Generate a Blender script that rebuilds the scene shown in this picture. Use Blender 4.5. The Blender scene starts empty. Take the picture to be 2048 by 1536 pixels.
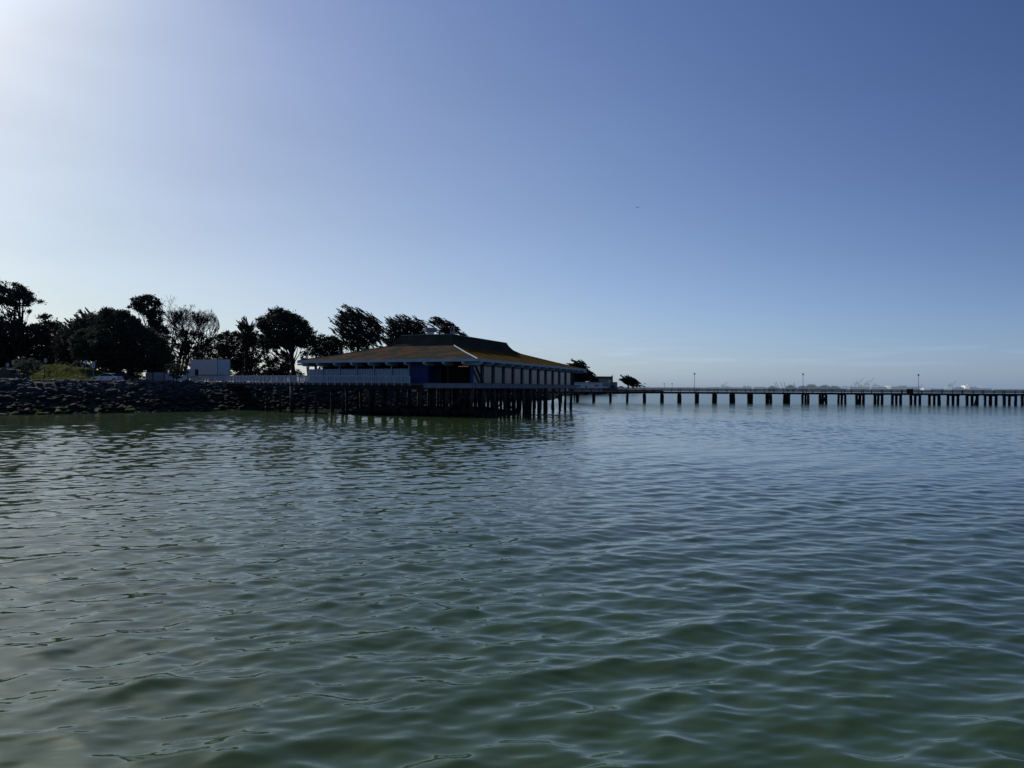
import bpy, bmesh, math, random
import numpy as np
from mathutils import Vector, Matrix, noise
random.seed(7); RNG = np.random.default_rng(7)
PI = math.pi
S = bpy.context.scene; COL = S.collection
H = 4.1; F = 1420.0; SL = 0.0050; YH = 776.0       # eye height, focal (px of 2048), horizon slope, horizon row

# ------------------------------------------------------------------ camera
roll = SL; pitch = (YH-768.0)/F
d_ = Vector((0, math.cos(pitch), math.sin(pitch)))
r_ = Vector((math.cos(roll), 0, math.sin(roll))); r_ = (r_-d_*r_.dot(d_)).normalized()
u_ = r_.cross(d_)
cam = bpy.data.cameras.new('camera'); cam.sensor_width = 36; cam.lens = 36*F/2048
cam.clip_start = 0.3; cam.clip_end = 90000
co = bpy.data.objects.new('camera', cam); COL.objects.link(co); S.camera = co
M = Matrix((r_, u_, -d_)).transposed().to_4x4(); M.translation = Vector((0, 0, H)); co.matrix_world = M
def at(px, py, Y):
    v = r_*((px-1024)/F) - u_*((py-768)/F) + d_
    v = v*(Y/v.y); return Vector((v.x, v.y, v.z+H))
def XA(px, Y): return Y*(px-1024)/F

# ------------------------------------------------------------------ materials
def mat(name, col, rough=0.8, var=0.25, scale=1.0, col2=None, spec=0.3, bump=0.0, metal=0.0, haze=0.0, hazecol=(.36,.45,.56)):
    m = bpy.data.materials.new(name); m.use_nodes = True
    nt = m.node_tree; b = nt.nodes['Principled BSDF']
    b.inputs['Roughness'].default_value = rough; b.inputs['Specular IOR Level'].default_value = spec
    b.inputs['Metallic'].default_value = metal
    tc = nt.nodes.new('ShaderNodeNewGeometry')
    n = nt.nodes.new('ShaderNodeTexNoise'); n.inputs['Scale'].default_value = scale; n.inputs['Detail'].default_value = 5
    nt.links.new(tc.outputs['Position'], n.inputs['Vector'])
    r = nt.nodes.new('ShaderNodeValToRGB'); r.color_ramp.elements[0].position = .3; r.color_ramp.elements[1].position = .7
    c2 = col2 or tuple(c*(1+var) for c in col)
    r.color_ramp.elements[0].color = (*[c*(1-var) for c in col], 1); r.color_ramp.elements[1].color = (*c2, 1)
    nt.links.new(n.outputs['Fac'], r.inputs['Fac']); nt.links.new(r.outputs['Color'], b.inputs['Base Color'])
    if bump:
        bp = nt.nodes.new('ShaderNodeBump'); bp.inputs['Strength'].default_value = bump; bp.inputs['Distance'].default_value = .1
        nt.links.new(n.outputs['Fac'], bp.inputs['Height']); nt.links.new(bp.outputs['Normal'], b.inputs['Normal'])
    if haze:
        b.inputs['Emission Color'].default_value = (*hazecol, 1); b.inputs['Emission Strength'].default_value = haze  # aerial haze imitated by a constant emission in the material
    return m
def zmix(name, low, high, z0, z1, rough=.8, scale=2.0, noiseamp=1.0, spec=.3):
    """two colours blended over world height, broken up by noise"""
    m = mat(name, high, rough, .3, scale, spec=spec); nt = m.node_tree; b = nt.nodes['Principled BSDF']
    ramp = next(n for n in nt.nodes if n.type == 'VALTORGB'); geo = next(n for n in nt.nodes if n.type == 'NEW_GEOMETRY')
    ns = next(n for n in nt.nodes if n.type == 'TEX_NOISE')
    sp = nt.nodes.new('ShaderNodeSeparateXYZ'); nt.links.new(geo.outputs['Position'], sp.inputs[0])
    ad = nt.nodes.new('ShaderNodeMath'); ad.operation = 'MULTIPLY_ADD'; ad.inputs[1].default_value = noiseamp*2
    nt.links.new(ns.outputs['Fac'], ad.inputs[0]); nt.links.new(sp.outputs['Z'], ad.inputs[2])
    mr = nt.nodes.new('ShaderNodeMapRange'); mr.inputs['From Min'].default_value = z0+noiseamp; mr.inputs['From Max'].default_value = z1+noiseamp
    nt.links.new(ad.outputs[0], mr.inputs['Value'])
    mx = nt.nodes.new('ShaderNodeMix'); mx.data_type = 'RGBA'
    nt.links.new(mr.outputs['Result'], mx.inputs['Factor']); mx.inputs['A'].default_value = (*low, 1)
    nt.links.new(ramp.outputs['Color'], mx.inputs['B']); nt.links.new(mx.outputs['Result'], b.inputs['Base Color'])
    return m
def leafmat(name, col, trans=.25):
    m = mat(name, col, .7, .45, .5, spec=.25); nt = m.node_tree; b = nt.nodes['Principled BSDF']
    ramp = next(n for n in nt.nodes if n.type == 'VALTORGB'); out = next(n for n in nt.nodes if n.type == 'OUTPUT_MATERIAL')
    t = nt.nodes.new('ShaderNodeBsdfTranslucent'); nt.links.new(ramp.outputs['Color'], t.inputs['Color'])
    mx = nt.nodes.new('ShaderNodeMixShader'); mx.inputs[0].default_value = trans
    nt.links.new(b.outputs[0], mx.inputs[1]); nt.links.new(t.outputs[0], mx.inputs[2]); nt.links.new(mx.outputs[0], out.inputs[0])
    return m
MT = dict(
    bluegrey=mat('blue_grey_paint', (.26,.33,.41), .6, .12, .7, bump=.1),
    edgegrey=mat('edge_paint', (.11,.135,.165), .7, .2, 1.2, bump=.1),
    palefence=mat('pale_fence_paint', (.30,.36,.45), .7, .2, 3),
    whitepaint=mat('white_paint', (.55,.59,.63), .5, .1, 2),
    rail=mat('rail_paint', (.33,.38,.44), .6, .15, 3),
    cobalt=mat('cobalt_paint', (.007,.020,.11), .6, .2, 1.5),
    cobalt_shade=mat('cobalt_paint_shade', (.004,.008,.034), .7, .2, 1.5),  # darker copy of the cobalt: shade of the recess put into the colour
    darktrim=mat('dark_trim', (.014,.018,.030), .6, .3, 1),
    black=mat('dark_timber', (.012,.012,.014), .85, .4, 2),
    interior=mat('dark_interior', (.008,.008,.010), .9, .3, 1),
    deck=mat('deck_timber', (.045,.045,.05), .85, .3, 2, bump=.3),
    uproof=mat('dark_shingle', (.030,.034,.040), .9, .35, 1.2),
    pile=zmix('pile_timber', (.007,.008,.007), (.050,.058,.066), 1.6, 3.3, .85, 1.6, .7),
    pierpile=mat('pier_pile', (.010,.011,.013), .9, .5, 2),
    pierwood=mat('pier_timber', (.018,.021,.027), .85, .4, 1.2),
    pierconc=mat('pier_edge', (.018,.021,.026), .85, .4, 2),
    bark=mat('bark', (.020,.017,.015), .95, .3, 2),
    barkbrown=mat('bark_brown', (.036,.029,.027), .95, .3, 2),
    leaf_dark=leafmat('leaf_dark', (.028,.033,.025), .25),
    leaf_mid=leafmat('leaf_mid', (.042,.048,.034), .35),
    leaf_grey=leafmat('leaf_grey', (.070,.076,.062), .45),
    leaf_brown=leafmat('leaf_brown', (.044,.041,.036), .35),
    leaf_lit=leafmat('leaf_lit', (.065,.078,.050), .4),
    grass=leafmat('grass_blade', (.095,.105,.030), .5),
    soil=mat('grass_ground', (.085,.095,.028), .95, .4, .6, bump=.3),
    metal=mat('galvanised', (.30,.32,.34), .45, .15, 3, metal=.5),
    greymetal=mat('grey_metal', (.15,.17,.19), .5, .2, 3),
    tyre=mat('rubber', (.01,.01,.01), .9, .2, 3),
    cardark=mat('dark_car_paint', (.004,.004,.007), .4, .2, 1, spec=.25),
    carwhite=mat('white_car_paint', (.55,.58,.62), .3, .05, 1, spec=.5),
    carsilver=mat('silver_car_paint', (.22,.24,.27), .3, .1, 1, spec=.5),
    carglass=mat('car_glass', (.006,.007,.009), .15, .1, 1, spec=.35),
    lamp=mat('headlamp_lens', (.35,.36,.38), .15, .1, 2, spec=.8),
    red=mat('red_lens', (.25,.01,.01), .3, .1, 2),
    truckside=mat('truck_side_paint', (.46,.46,.50), .5, .08, 1.5),
    truckrear=mat('truck_rear_paint', (.48,.54,.62), .5, .08, 1.5),
    sign=mat('sign_face', (.36,.44,.46), .5, .1, 4),
    signwhite=mat('sign_face_white', (.30,.31,.31), .5, .1, 4),
    farwall=mat('far_wall_white', (.50,.50,.50), .7, .06, .4),
    fargrey=mat('far_wall_grey', (.13,.15,.18), .8, .15, .4, haze=.01),
    fardark=mat('far_roof_dark', (.035,.04,.045), .85, .2, .4, haze=.01),
    leaf_far=leafmat('leaf_far', (.024,.027,.024), .2),
)
HZ = (.40,.49,.58)
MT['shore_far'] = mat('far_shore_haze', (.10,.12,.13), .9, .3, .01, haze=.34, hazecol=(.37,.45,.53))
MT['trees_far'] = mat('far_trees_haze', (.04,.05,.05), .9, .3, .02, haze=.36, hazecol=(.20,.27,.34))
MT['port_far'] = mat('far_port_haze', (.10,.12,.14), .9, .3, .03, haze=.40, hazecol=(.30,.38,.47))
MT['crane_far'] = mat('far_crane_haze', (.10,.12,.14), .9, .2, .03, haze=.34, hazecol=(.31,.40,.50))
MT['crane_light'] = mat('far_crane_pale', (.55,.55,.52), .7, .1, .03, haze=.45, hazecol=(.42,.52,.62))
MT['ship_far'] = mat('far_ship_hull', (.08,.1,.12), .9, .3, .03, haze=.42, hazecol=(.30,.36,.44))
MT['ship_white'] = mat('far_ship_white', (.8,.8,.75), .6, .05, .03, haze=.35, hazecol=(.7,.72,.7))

# ------------------------------------------------------------------ object helpers
def tag(o, label=None, cat=None, group=None, kind=None):
    if label: o['label'] = label
    if cat: o['category'] = cat
    if group: o['group'] = group
    if kind: o['kind'] = kind
    return o
def thing(name, loc, label, cat, group=None, rz=0):
    o = bpy.data.objects.new(name, None); COL.objects.link(o); o.location = loc; o.rotation_euler = (0, 0, rz)
    o.empty_display_size = .3
    return tag(o, label, cat, group)
class MB:
    """collects shapes in world (or local) coordinates and links them as one mesh object"""
    def __init__(s): s.v = []; s.f = []; s.mi = []
    def add(s, vs, fs, mi=0):
        o = len(s.v); s.v += [tuple(v) for v in vs]; s.f += [tuple(i+o for i in f) for f in fs]; s.mi += [mi]*len(fs); return s
    def box(s, c, sz, rz=0, mi=0, ax=None):
        X = Vector((math.cos(rz), math.sin(rz), 0)); Yv = Vector((-math.sin(rz), math.cos(rz), 0)); Z = Vector((0, 0, 1))
        if ax: X, Yv, Z = ax
        c = Vector(c); vs = [c+X*(sx*sz[0]/2)+Yv*(sy*sz[1]/2)+Z*(szz*sz[2]/2) for sx in (-1, 1) for sy in (-1, 1) for szz in (-1, 1)]
        return s.add(vs, [(0,1,3,2),(4,6,7,5),(0,4,5,1),(2,3,7,6),(0,2,6,4),(1,5,7,3)], mi)
    def bar(s, a, b, w, h, up=(0,0,1), mi=0):
        a = Vector(a); b = Vector(b); X = (b-a); L = X.length; X = X/L; U = Vector(up)
        Yv = U.cross(X)
        if Yv.length < 1e-4: Yv = Vector((0,1,0)).cross(X)
        Yv.normalize(); Z = X.cross(Yv)
        return s.box((a+b)/2, (L, w, h), ax=(X, Yv, Z), mi=mi)
    def tube(s, pts, rad, n=6, mi=0, cap=True):
        pts = [Vector(p) for p in pts]; rings = []
        for i, p in enumerate(pts):
            t = (pts[min(i+1, len(pts)-1)]-pts[max(i-1, 0)]).normalized()
            a = Vector((0,0,1)) if abs(t.z) < .9 else Vector((1,0,0))
            x = t.cross(a).normalized(); y = t.cross(x)
            r = rad[i] if isinstance(rad, (list, tuple)) else rad
            rings.append([p+x*(r*math.cos(2*PI*k/n))+y*(r*math.sin(2*PI*k/n)) for k in range(n)])
        vs = [v for r in rings for v in r]; fs = []
        for i in range(len(pts)-1):
            for k in range(n): fs.append((i*n+k, i*n+(k+1) % n, (i+1)*n+(k+1) % n, (i+1)*n+k))
        if cap: fs += [tuple(range(n))[::-1], tuple((len(pts)-1)*n+k for k in range(n))]
        return s.add(vs, fs, mi)
    def prism(s, prof, a, b, mi=0):
        """extrude list of (p) points from offset a to offset b"""
        n = len(prof); vs = [Vector(p)+Vector(a) for p in prof]+[Vector(p)+Vector(b) for p in prof]
        return s.add(vs, [tuple(range(n))[::-1], tuple(range(n, 2*n))]+[(k, (k+1) % n, n+(k+1) % n, n+k) for k in range(n)], mi)
    def build(s, name, mats, parent=None, smooth=False, label=None):
        me = bpy.data.meshes.new(name)
        org = Vector((0,0,0))
        if parent is None and s.v: 
            a = np.array(s.v); org = Vector((float(a[:,0].mean()), float(a[:,1].mean()), float(a[:,2].min())))
            vs = [(x-org.x, y-org.y, z-org.z) for x, y, z in s.v]
        elif parent is not None:
            R = wmat(parent).inverted(); vs = [tuple(R @ Vector(v)) for v in s.v]
        me.from_pydata(vs, [], s.f)
        mats = mats if isinstance(mats, (list, tuple)) else [mats]
        for m in mats: me.materials.append(m)
        if len(mats) > 1: me.polygons.foreach_set('material_index', s.mi)
        if smooth: me.polygons.foreach_set('use_smooth', [True]*len(s.f))
        bm = bmesh.new(); bm.from_mesh(me); bmesh.ops.recalc_face_normals(bm, faces=bm.faces); bm.to_mesh(me); bm.free(); me.update()
        o = bpy.data.objects.new(name, me); COL.objects.link(o); o.location = org
        if parent is not None: o.parent = parent
        if label: o['label'] = label
        return o
def wmat(o):
    m = Matrix.Translation(o.location) @ o.rotation_euler.to_matrix().to_4x4()
    return wmat(o.parent) @ m if o.parent else m
def npmesh(name, V, Fq, m, parent=None, smooth=False, nv=4):
    me = bpy.data.meshes.new(name); V = np.asarray(V, dtype=np.float32); Fq = np.asarray(Fq, dtype=np.int32)
    if parent is not None:
        R = np.array(wmat(parent).inverted()); V = V @ R[:3,:3].T.astype(np.float32) + R[:3,3].astype(np.float32)
    me.vertices.add(len(V)); me.vertices.foreach_set('co', V.ravel())
    me.loops.add(Fq.size); me.loops.foreach_set('vertex_index', Fq.ravel())
    me.polygons.add(len(Fq)); me.polygons.foreach_set('loop_start', np.arange(0, Fq.size, nv, dtype=np.int32))
    me.polygons.foreach_set('loop_total', np.full(len(Fq), nv, dtype=np.int32))
    if smooth: me.polygons.foreach_set('use_smooth', np.ones(len(Fq), dtype=bool))
    me.materials.append(m); me.update(calc_edges=True)
    o = bpy.data.objects.new(name, me); COL.objects.link(o)
    if parent is not None: o.parent = parent
    return o

# ------------------------------------------------------------------ world and sun
SUN_AZ = math.radians(-50); SUN_EL = math.radians(36)        # azimuth from +Y, negative = left
w = bpy.data.worlds.new('World'); S.world = w; w.use_nodes = True
nt = w.node_tree; bg = nt.nodes['Background']
sky = nt.nodes.new('ShaderNodeTexSky'); sky.sky_type = 'NISHITA'; sky.sun_disc = False
sky.sun_elevation = SUN_EL; sky.sun_rotation = SUN_AZ
sky.air_density = 1.0; sky.dust_density = 0.6; sky.ozone_density = 2.0; sky.altitude = 0
# colour grade of the sky: Nishita x exp(polynomial of elevation and angle to the sun)
COEF = [[-0.427, 0.028, 0.794], [0.977, -0.486, -2.32], [-3.411, -1.659, 0.563], [0.405, 0.455, 0.356], [-0.835, -1.298, -1.651], [3.296, 2.992, 2.676], [-0.199, 0.221, 0.217], [-0.254, -0.406, -0.096], [0.818, 0.817, 0.381]]
def mth(op, a, b=None):
    n = nt.nodes.new('ShaderNodeMath'); n.operation = op
    for i, x in enumerate((a, b)):
        if x is None: continue
        if isinstance(x, (int, float)): n.inputs[i].default_value = x
        else: nt.links.new(x, n.inputs[i])
    return n.outputs[0]
gtc = nt.nodes.new('ShaderNodeTexCoord'); gnm = nt.nodes.new('ShaderNodeVectorMath'); gnm.operation = 'NORMALIZE'; nt.links.new(gtc.outputs['Generated'], gnm.inputs[0])
gsx = nt.nodes.new('ShaderNodeSeparateXYZ'); nt.links.new(gnm.outputs[0], gsx.inputs[0])
gdt = nt.nodes.new('ShaderNodeVectorMath'); gdt.operation = 'DOT_PRODUCT'; nt.links.new(gnm.outputs[0], gdt.inputs[0])
gdt.inputs[1].default_value = (math.sin(SUN_AZ)*math.cos(SUN_EL), math.cos(SUN_AZ)*math.cos(SUN_EL), math.sin(SUN_EL))
gs = mth('MINIMUM', mth('SQRT', mth('MAXIMUM', gsx.outputs['Z'], 0.0)), .70)
gm_ = mth('MAXIMUM', mth('MINIMUM', gdt.outputs['Value'], .99), .05)
terms = [1.0, gs, mth('MULTIPLY', gs, gs), gm_, mth('MULTIPLY', gm_, gm_), mth('MULTIPLY', gs, gm_), mth('POWER', gm_, 4.0), mth('MULTIPLY', gs, mth('POWER', gm_, 4.0)), mth('POWER', gm_, 16.0)]
chan = []
for c in range(3):
    acc = COEF[0][c]
    for k in range(1, 9): acc = mth('ADD', mth('MULTIPLY', terms[k], COEF[k][c]), acc)
    cool = mth('ADD', mth('MULTIPLY', mth('MAXIMUM', mth('SUBTRACT', gm_, .945), 0.0), (0.0, 2.2, 7.0)[c]), 1.0)
    glow = mth('ADD', mth('MULTIPLY', mth('MAXIMUM', mth('SUBTRACT', gm_, .958), 0.0), 3.0), 1.0)  # extra sky brightness around the unseen sun, added to brighten its water reflection
    chan.append(mth('MULTIPLY', mth('MULTIPLY', mth('MINIMUM', mth('EXPONENT', acc), 3.5), cool), glow))
gcm = nt.nodes.new('ShaderNodeCombineXYZ')
for c in range(3): nt.links.new(chan[c], gcm.inputs[c])
tint = nt.nodes.new('ShaderNodeVectorMath'); tint.operation = 'MULTIPLY'
nt.links.new(sky.outputs[0], tint.inputs[0]); nt.links.new(gcm.outputs[0], tint.inputs[1])
# faint low streaks of cloud near the horizon
tc = nt.nodes.new('ShaderNodeTexCoord'); mp = nt.nodes.new('ShaderNodeMapping'); mp.inputs['Scale'].default_value = (5, 5, 70)
cn = nt.nodes.new('ShaderNodeTexNoise'); cn.inputs['Scale'].default_value = 1.6; cn.inputs['Detail'].default_value = 6
cr = nt.nodes.new('ShaderNodeValToRGB'); cr.color_ramp.elements[0].position = .52; cr.color_ramp.elements[1].position = .78
sz = nt.nodes.new('ShaderNodeSeparateXYZ'); nt.links.new(tc.outputs['Generated'], sz.inputs[0])
band = nt.nodes.new('ShaderNodeValToRGB'); e = band.color_ramp.elements
e[0].position = .015; e[0].color = (0,0,0,1); e[1].position = .045; e[1].color = (1,1,1,1); x = band.color_ramp.elements.new(.075); x.color = (0,0,0,1)
nt.links.new(sz.outputs['Z'], band.inputs[0]); nt.links.new(tc.outputs['Generated'], mp.inputs[0]); nt.links.new(mp.outputs[0], cn.inputs[0]); nt.links.new(cn.outputs['Fac'], cr.inputs[0])
ml = nt.nodes.new('ShaderNodeMath'); ml.operation = 'MULTIPLY'; nt.links.new(cr.outputs[0], ml.inputs[0]); nt.links.new(band.outputs[0], ml.inputs[1])
c2m = nt.nodes.new('ShaderNodeMapping'); c2m.inputs['Scale'].default_value = (2.2, 2.2, 9); c2m.inputs['Rotation'].default_value = (0, .12, 0); nt.links.new(tc.outputs['Generated'], c2m.inputs[0])
c2n = nt.nodes.new('ShaderNodeTexNoise'); c2n.inputs['Scale'].default_value = 1.7; c2n.inputs['Detail'].default_value = 5; nt.links.new(c2m.outputs[0], c2n.inputs[0])
wisp = mth('MULTIPLY', mth('SUBTRACT', c2n.outputs['Fac'], .5), mth('ADD', mth('MULTIPLY', mth('POWER', gm_, 6.0), .26), .04))
ml2 = nt.nodes.new('ShaderNodeMath'); ml2.operation = 'MULTIPLY_ADD'; ml2.inputs[1].default_value = .16; ml2.inputs[2].default_value = 1.0
nt.links.new(ml.outputs[0], ml2.inputs[0])
vm = nt.nodes.new('ShaderNodeVectorMath'); vm.operation = 'SCALE'
nt.links.new(tint.outputs[0], vm.inputs[0]); nt.links.new(mth('ADD', ml2.outputs[0], wisp), vm.inputs['Scale'])
nt.links.new(vm.outputs[0], bg.inputs['Color']); bg.inputs['Strength'].default_value = .075
sl = bpy.data.lights.new('sun', 'SUN'); sl.energy = 3.0; sl.angle = math.radians(.6); sl.color = (1, .96, .90)
so = bpy.data.objects.new('sun', sl); COL.objects.link(so)
sd = Vector((math.sin(SUN_AZ)*math.cos(SUN_EL), math.cos(SUN_AZ)*math.cos(SUN_EL), math.sin(SUN_EL)))
so.rotation_euler = sd.to_track_quat('Z', 'Y').to_euler(); so.location = sd*60
S.view_settings.view_transform = 'Standard'; S.view_settings.look = 'None'; S.view_settings.exposure = 0; S.view_settings.gamma = 1

# ------------------------------------------------------------------ water
def water():
    dr = .0034; r = [2.6]
    while r[-1] < 600: r.append(r[-1]*(1+dr))
    while r[-1] < 60000: r.append(r[-1]*1.05)
    r = np.array(r); th = np.radians(np.concatenate([np.linspace(-100, -46, 70, endpoint=False), np.linspace(-46, 46, 760), np.linspace(46, 100, 71)[1:]]))
    R, T = np.meshgrid(r, th, indexing='ij'); X = R*np.sin(T); Y = R*np.cos(T); Z = np.zeros_like(X); DX = np.zeros_like(X); DY = np.zeros_like(X)
    cell = R*dr
    g = np.random.default_rng(3)
    waves = []
    for k in range(34):      # main wind waves, crests running from near left to far right
        lam = math.exp(g.uniform(math.log(.8), math.log(3.6))); a = math.radians(-53+g.normal()*11)
        waves.append((lam, a, .0020*lam**.70, .8))
    for k in range(34):      # crossing set
        lam = math.exp(g.uniform(math.log(.4), math.log(1.8))); a = math.radians(-112+g.normal()*27)
        waves.append((lam, a, .0019*lam, .6))
    for k in range(46):      # ripples
        lam = math.exp(g.uniform(math.log(.18), math.log(.9))); a = math.radians(-85+g.normal()*26)
        waves.append((lam, a, .0019*lam, .4))
    # patches of livelier and calmer water
    env = 1+.28*np.sin(X*.11+Y*.05+1)+.25*np.sin(X*.043-Y*.09+2.1)+.2*np.sin(X*.21+Y*.17)
    for lam, a, amp, st in waves:
        k = 2*PI/lam; kx, ky = k*math.cos(a), k*math.sin(a)
        ph = kx*X+ky*Y+g.uniform(0, 6.28)+.5*np.sin(X*.13*g.uniform(.5,1.5)+g.uniform(0,6))
        att = np.clip((lam/cell-2.1)/1.4, 0, 1)
        A = amp*att*(env if lam < 2.5 else 1)
        Z += A*np.cos(ph)
        if st: DX -= st*A*math.cos(a)*np.sin(ph)*1.2; DY -= st*A*math.sin(a)*np.sin(ph)*1.2
    V = np.stack([X+DX, Y+DY-1.0, Z], -1).reshape(-1, 3)
    nr, ntH = X.shape; i = np.arange(nr-1)[:, None]*ntH+np.arange(ntH-1)[None, :]
    Fq = np.stack([i, i+1, i+ntH+1, i+ntH], -1).reshape(-1, 4)[:, ::-1]
    m = bpy.data.materials.new('bay_water'); m.use_nodes = True; n = m.node_tree; b = n.nodes['Principled BSDF']
    b.inputs['IOR'].default_value = 1.39; b.inputs['Specular IOR Level'].default_value = .5
    b.inputs['Specular Tint'].default_value = (.97,1,.88,1); b.inputs['Coat Weight'].default_value = 0
    geo = n.nodes.new('ShaderNodeNewGeometry')
    # unresolved ripples far out become roughness; fine ripples become bump
    ln = n.nodes.new('ShaderNodeVectorMath'); ln.operation = 'LENGTH'; n.links.new(geo.outputs['Position'], ln.inputs[0])
    mr = n.nodes.new('ShaderNodeMapRange'); mr.inputs['From Min'].default_value = 45; mr.inputs['From Max'].default_value = 210
    mr.inputs['To Min'].default_value = .012; mr.inputs['To Max'].default_value = .21; n.links.new(ln.outputs['Value'], mr.inputs['Value'])
    n.links.new(mr.outputs[0], b.inputs['Roughness'])
    nz = n.nodes.new('ShaderNodeTexNoise'); nz.inputs['Scale'].default_value = 4.6; nz.inputs['Detail'].default_value = 4
    mp = n.nodes.new('ShaderNodeMapping'); mp.inputs['Rotation'].default_value = (0, 0, math.radians(15)); mp.inputs['Scale'].default_value = (.55, 1.5, 1)
    n.links.new(geo.outputs['Position'], mp.inputs[0]); n.links.new(mp.outputs[0], nz.inputs['Vector'])
    bp = n.nodes.new('ShaderNodeBump'); bp.inputs['Strength'].default_value = .12; bp.inputs['Distance'].default_value = .03
    n.links.new(nz.outputs['Fac'], bp.inputs['Height']); n.links.new(bp.outputs['Normal'], b.inputs['Normal'])
    n2 = n.nodes.new('ShaderNodeTexNoise'); n2.inputs['Scale'].default_value = .12; n2.inputs['Detail'].default_value = 3
    n.links.new(geo.outputs['Position'], n2.inputs['Vector'])
    rp = n.nodes.new('ShaderNodeValToRGB'); rp.color_ramp.elements[0].position = .35; rp.color_ramp.elements[1].position = .7
    rp.color_ramp.elements[0].color = (.031,.056,.021,1); rp.color_ramp.elements[1].color = (.040,.069,.028,1)
    n.links.new(n2.outputs['Fac'], rp.inputs[0]); n.links.new(rp.outputs[0], b.inputs['Base Color'])
    o = npmesh('water', V, Fq, m, smooth=True); tag(o, kind='structure')
water()

# ------------------------------------------------------------------ land
def W(px, Y): return (XA(px, Y), Y)
SHORE = [(-420, 30), (-150, 72), (-100, 88), W(0, 98), W(200, 106), W(350, 114), W(450, 122), W(560, 127), W(640, 131), W(760, 150), W(870, 175),
         W(1000, 225), W(1100, 245), W(1110, 290), W(1114, 360), W(1140, 405), W(1200, 475), W(1262, 570), W(1332, 690), W(1326, 760), W(1290, 1000), W(1275, 1500)]
LAND = SHORE + [(-2500, 1500), (-2500, 30)]
def shore_dist(P):
    P = np.asarray(P, float); best = np.full(len(P), 1e9)
    for (x0, y0), (x1, y1) in zip(SHORE[:-1], SHORE[1:]):
        d = np.array([x1-x0, y1-y0]); t = np.clip(((P-[x0, y0]) @ d)/(d @ d), 0, 1)
        best = np.minimum(best, np.hypot(P[:,0]-x0-t*d[0], P[:,1]-y0-t*d[1]))
    inside = np.zeros(len(P), bool); L = LAND
    for i in range(len(L)):
        x0, y0 = L[i]; x1, y1 = L[(i+1) % len(L)]
        c = ((y0 > P[:,1]) != (y1 > P[:,1]))
        xi = (x1-x0)*(P[:,1]-y0)/((y1-y0) if y1 != y0 else 1e-9)+x0
        inside ^= (c & (P[:,0] < xi))
    return np.where(inside, best, -best)
def bank(d): return np.where(d < 0, np.maximum(d*.5, -2.5), np.minimum(d*.60, 4.72))
MOUNDS = [(XA(128, 128), 128, 11, 7, 1.9), (XA(60, 132), 132, 12, 8, 1.7)]
def ground_z(P):
    P = np.asarray(P, float); d = shore_dist(P); z = bank(d)
    far = np.clip((P[:,1]-300)/80, 0, 1); z = np.where(d > 0, z*(1-far)+np.minimum(d*.35, 2.6)*far, z)
    for mx, my, sx, sy, h in MOUNDS: z = z+np.clip((d-7)/3.5, 0, 1)*h*np.exp(-((P[:,0]-mx)/sx)**2-((P[:,1]-my)/sy)**2)
    return z
def gz(x, y): return float(ground_z([(x, y)])[0])
def land():
    xs = np.concatenate([np.arange(-2400, -160, 60), np.arange(-160, 60, 1.5), np.arange(60, 200, 6)])
    ys = np.concatenate([np.arange(32, 70, 5), np.arange(70, 260, 1.5), np.arange(260, 760, 7), np.arange(760, 1500, 30)])
    X, Y = np.meshgrid(xs, ys, indexing='ij'); P = np.stack([X.ravel(), Y.ravel()], -1); z = ground_z(P)
    V = np.column_stack([P, z]); ny = X.shape[1]
    i = np.arange(X.shape[0]-1)[:, None]*ny+np.arange(ny-1)[None, :]
    Fq = np.stack([i, i+ny, i+ny+1, i+1], -1).reshape(-1, 4)
    keep = z[Fq].max(1) > -2.4; Fq = Fq[keep]
    m = zmix('ground', (.014,.014,.014), (.075,.085,.026), 4.6, 5.2, .95, .6, .25)
    o = npmesh('ground', V, Fq, m, smooth=True); tag(o, kind='structure')
land()

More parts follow.
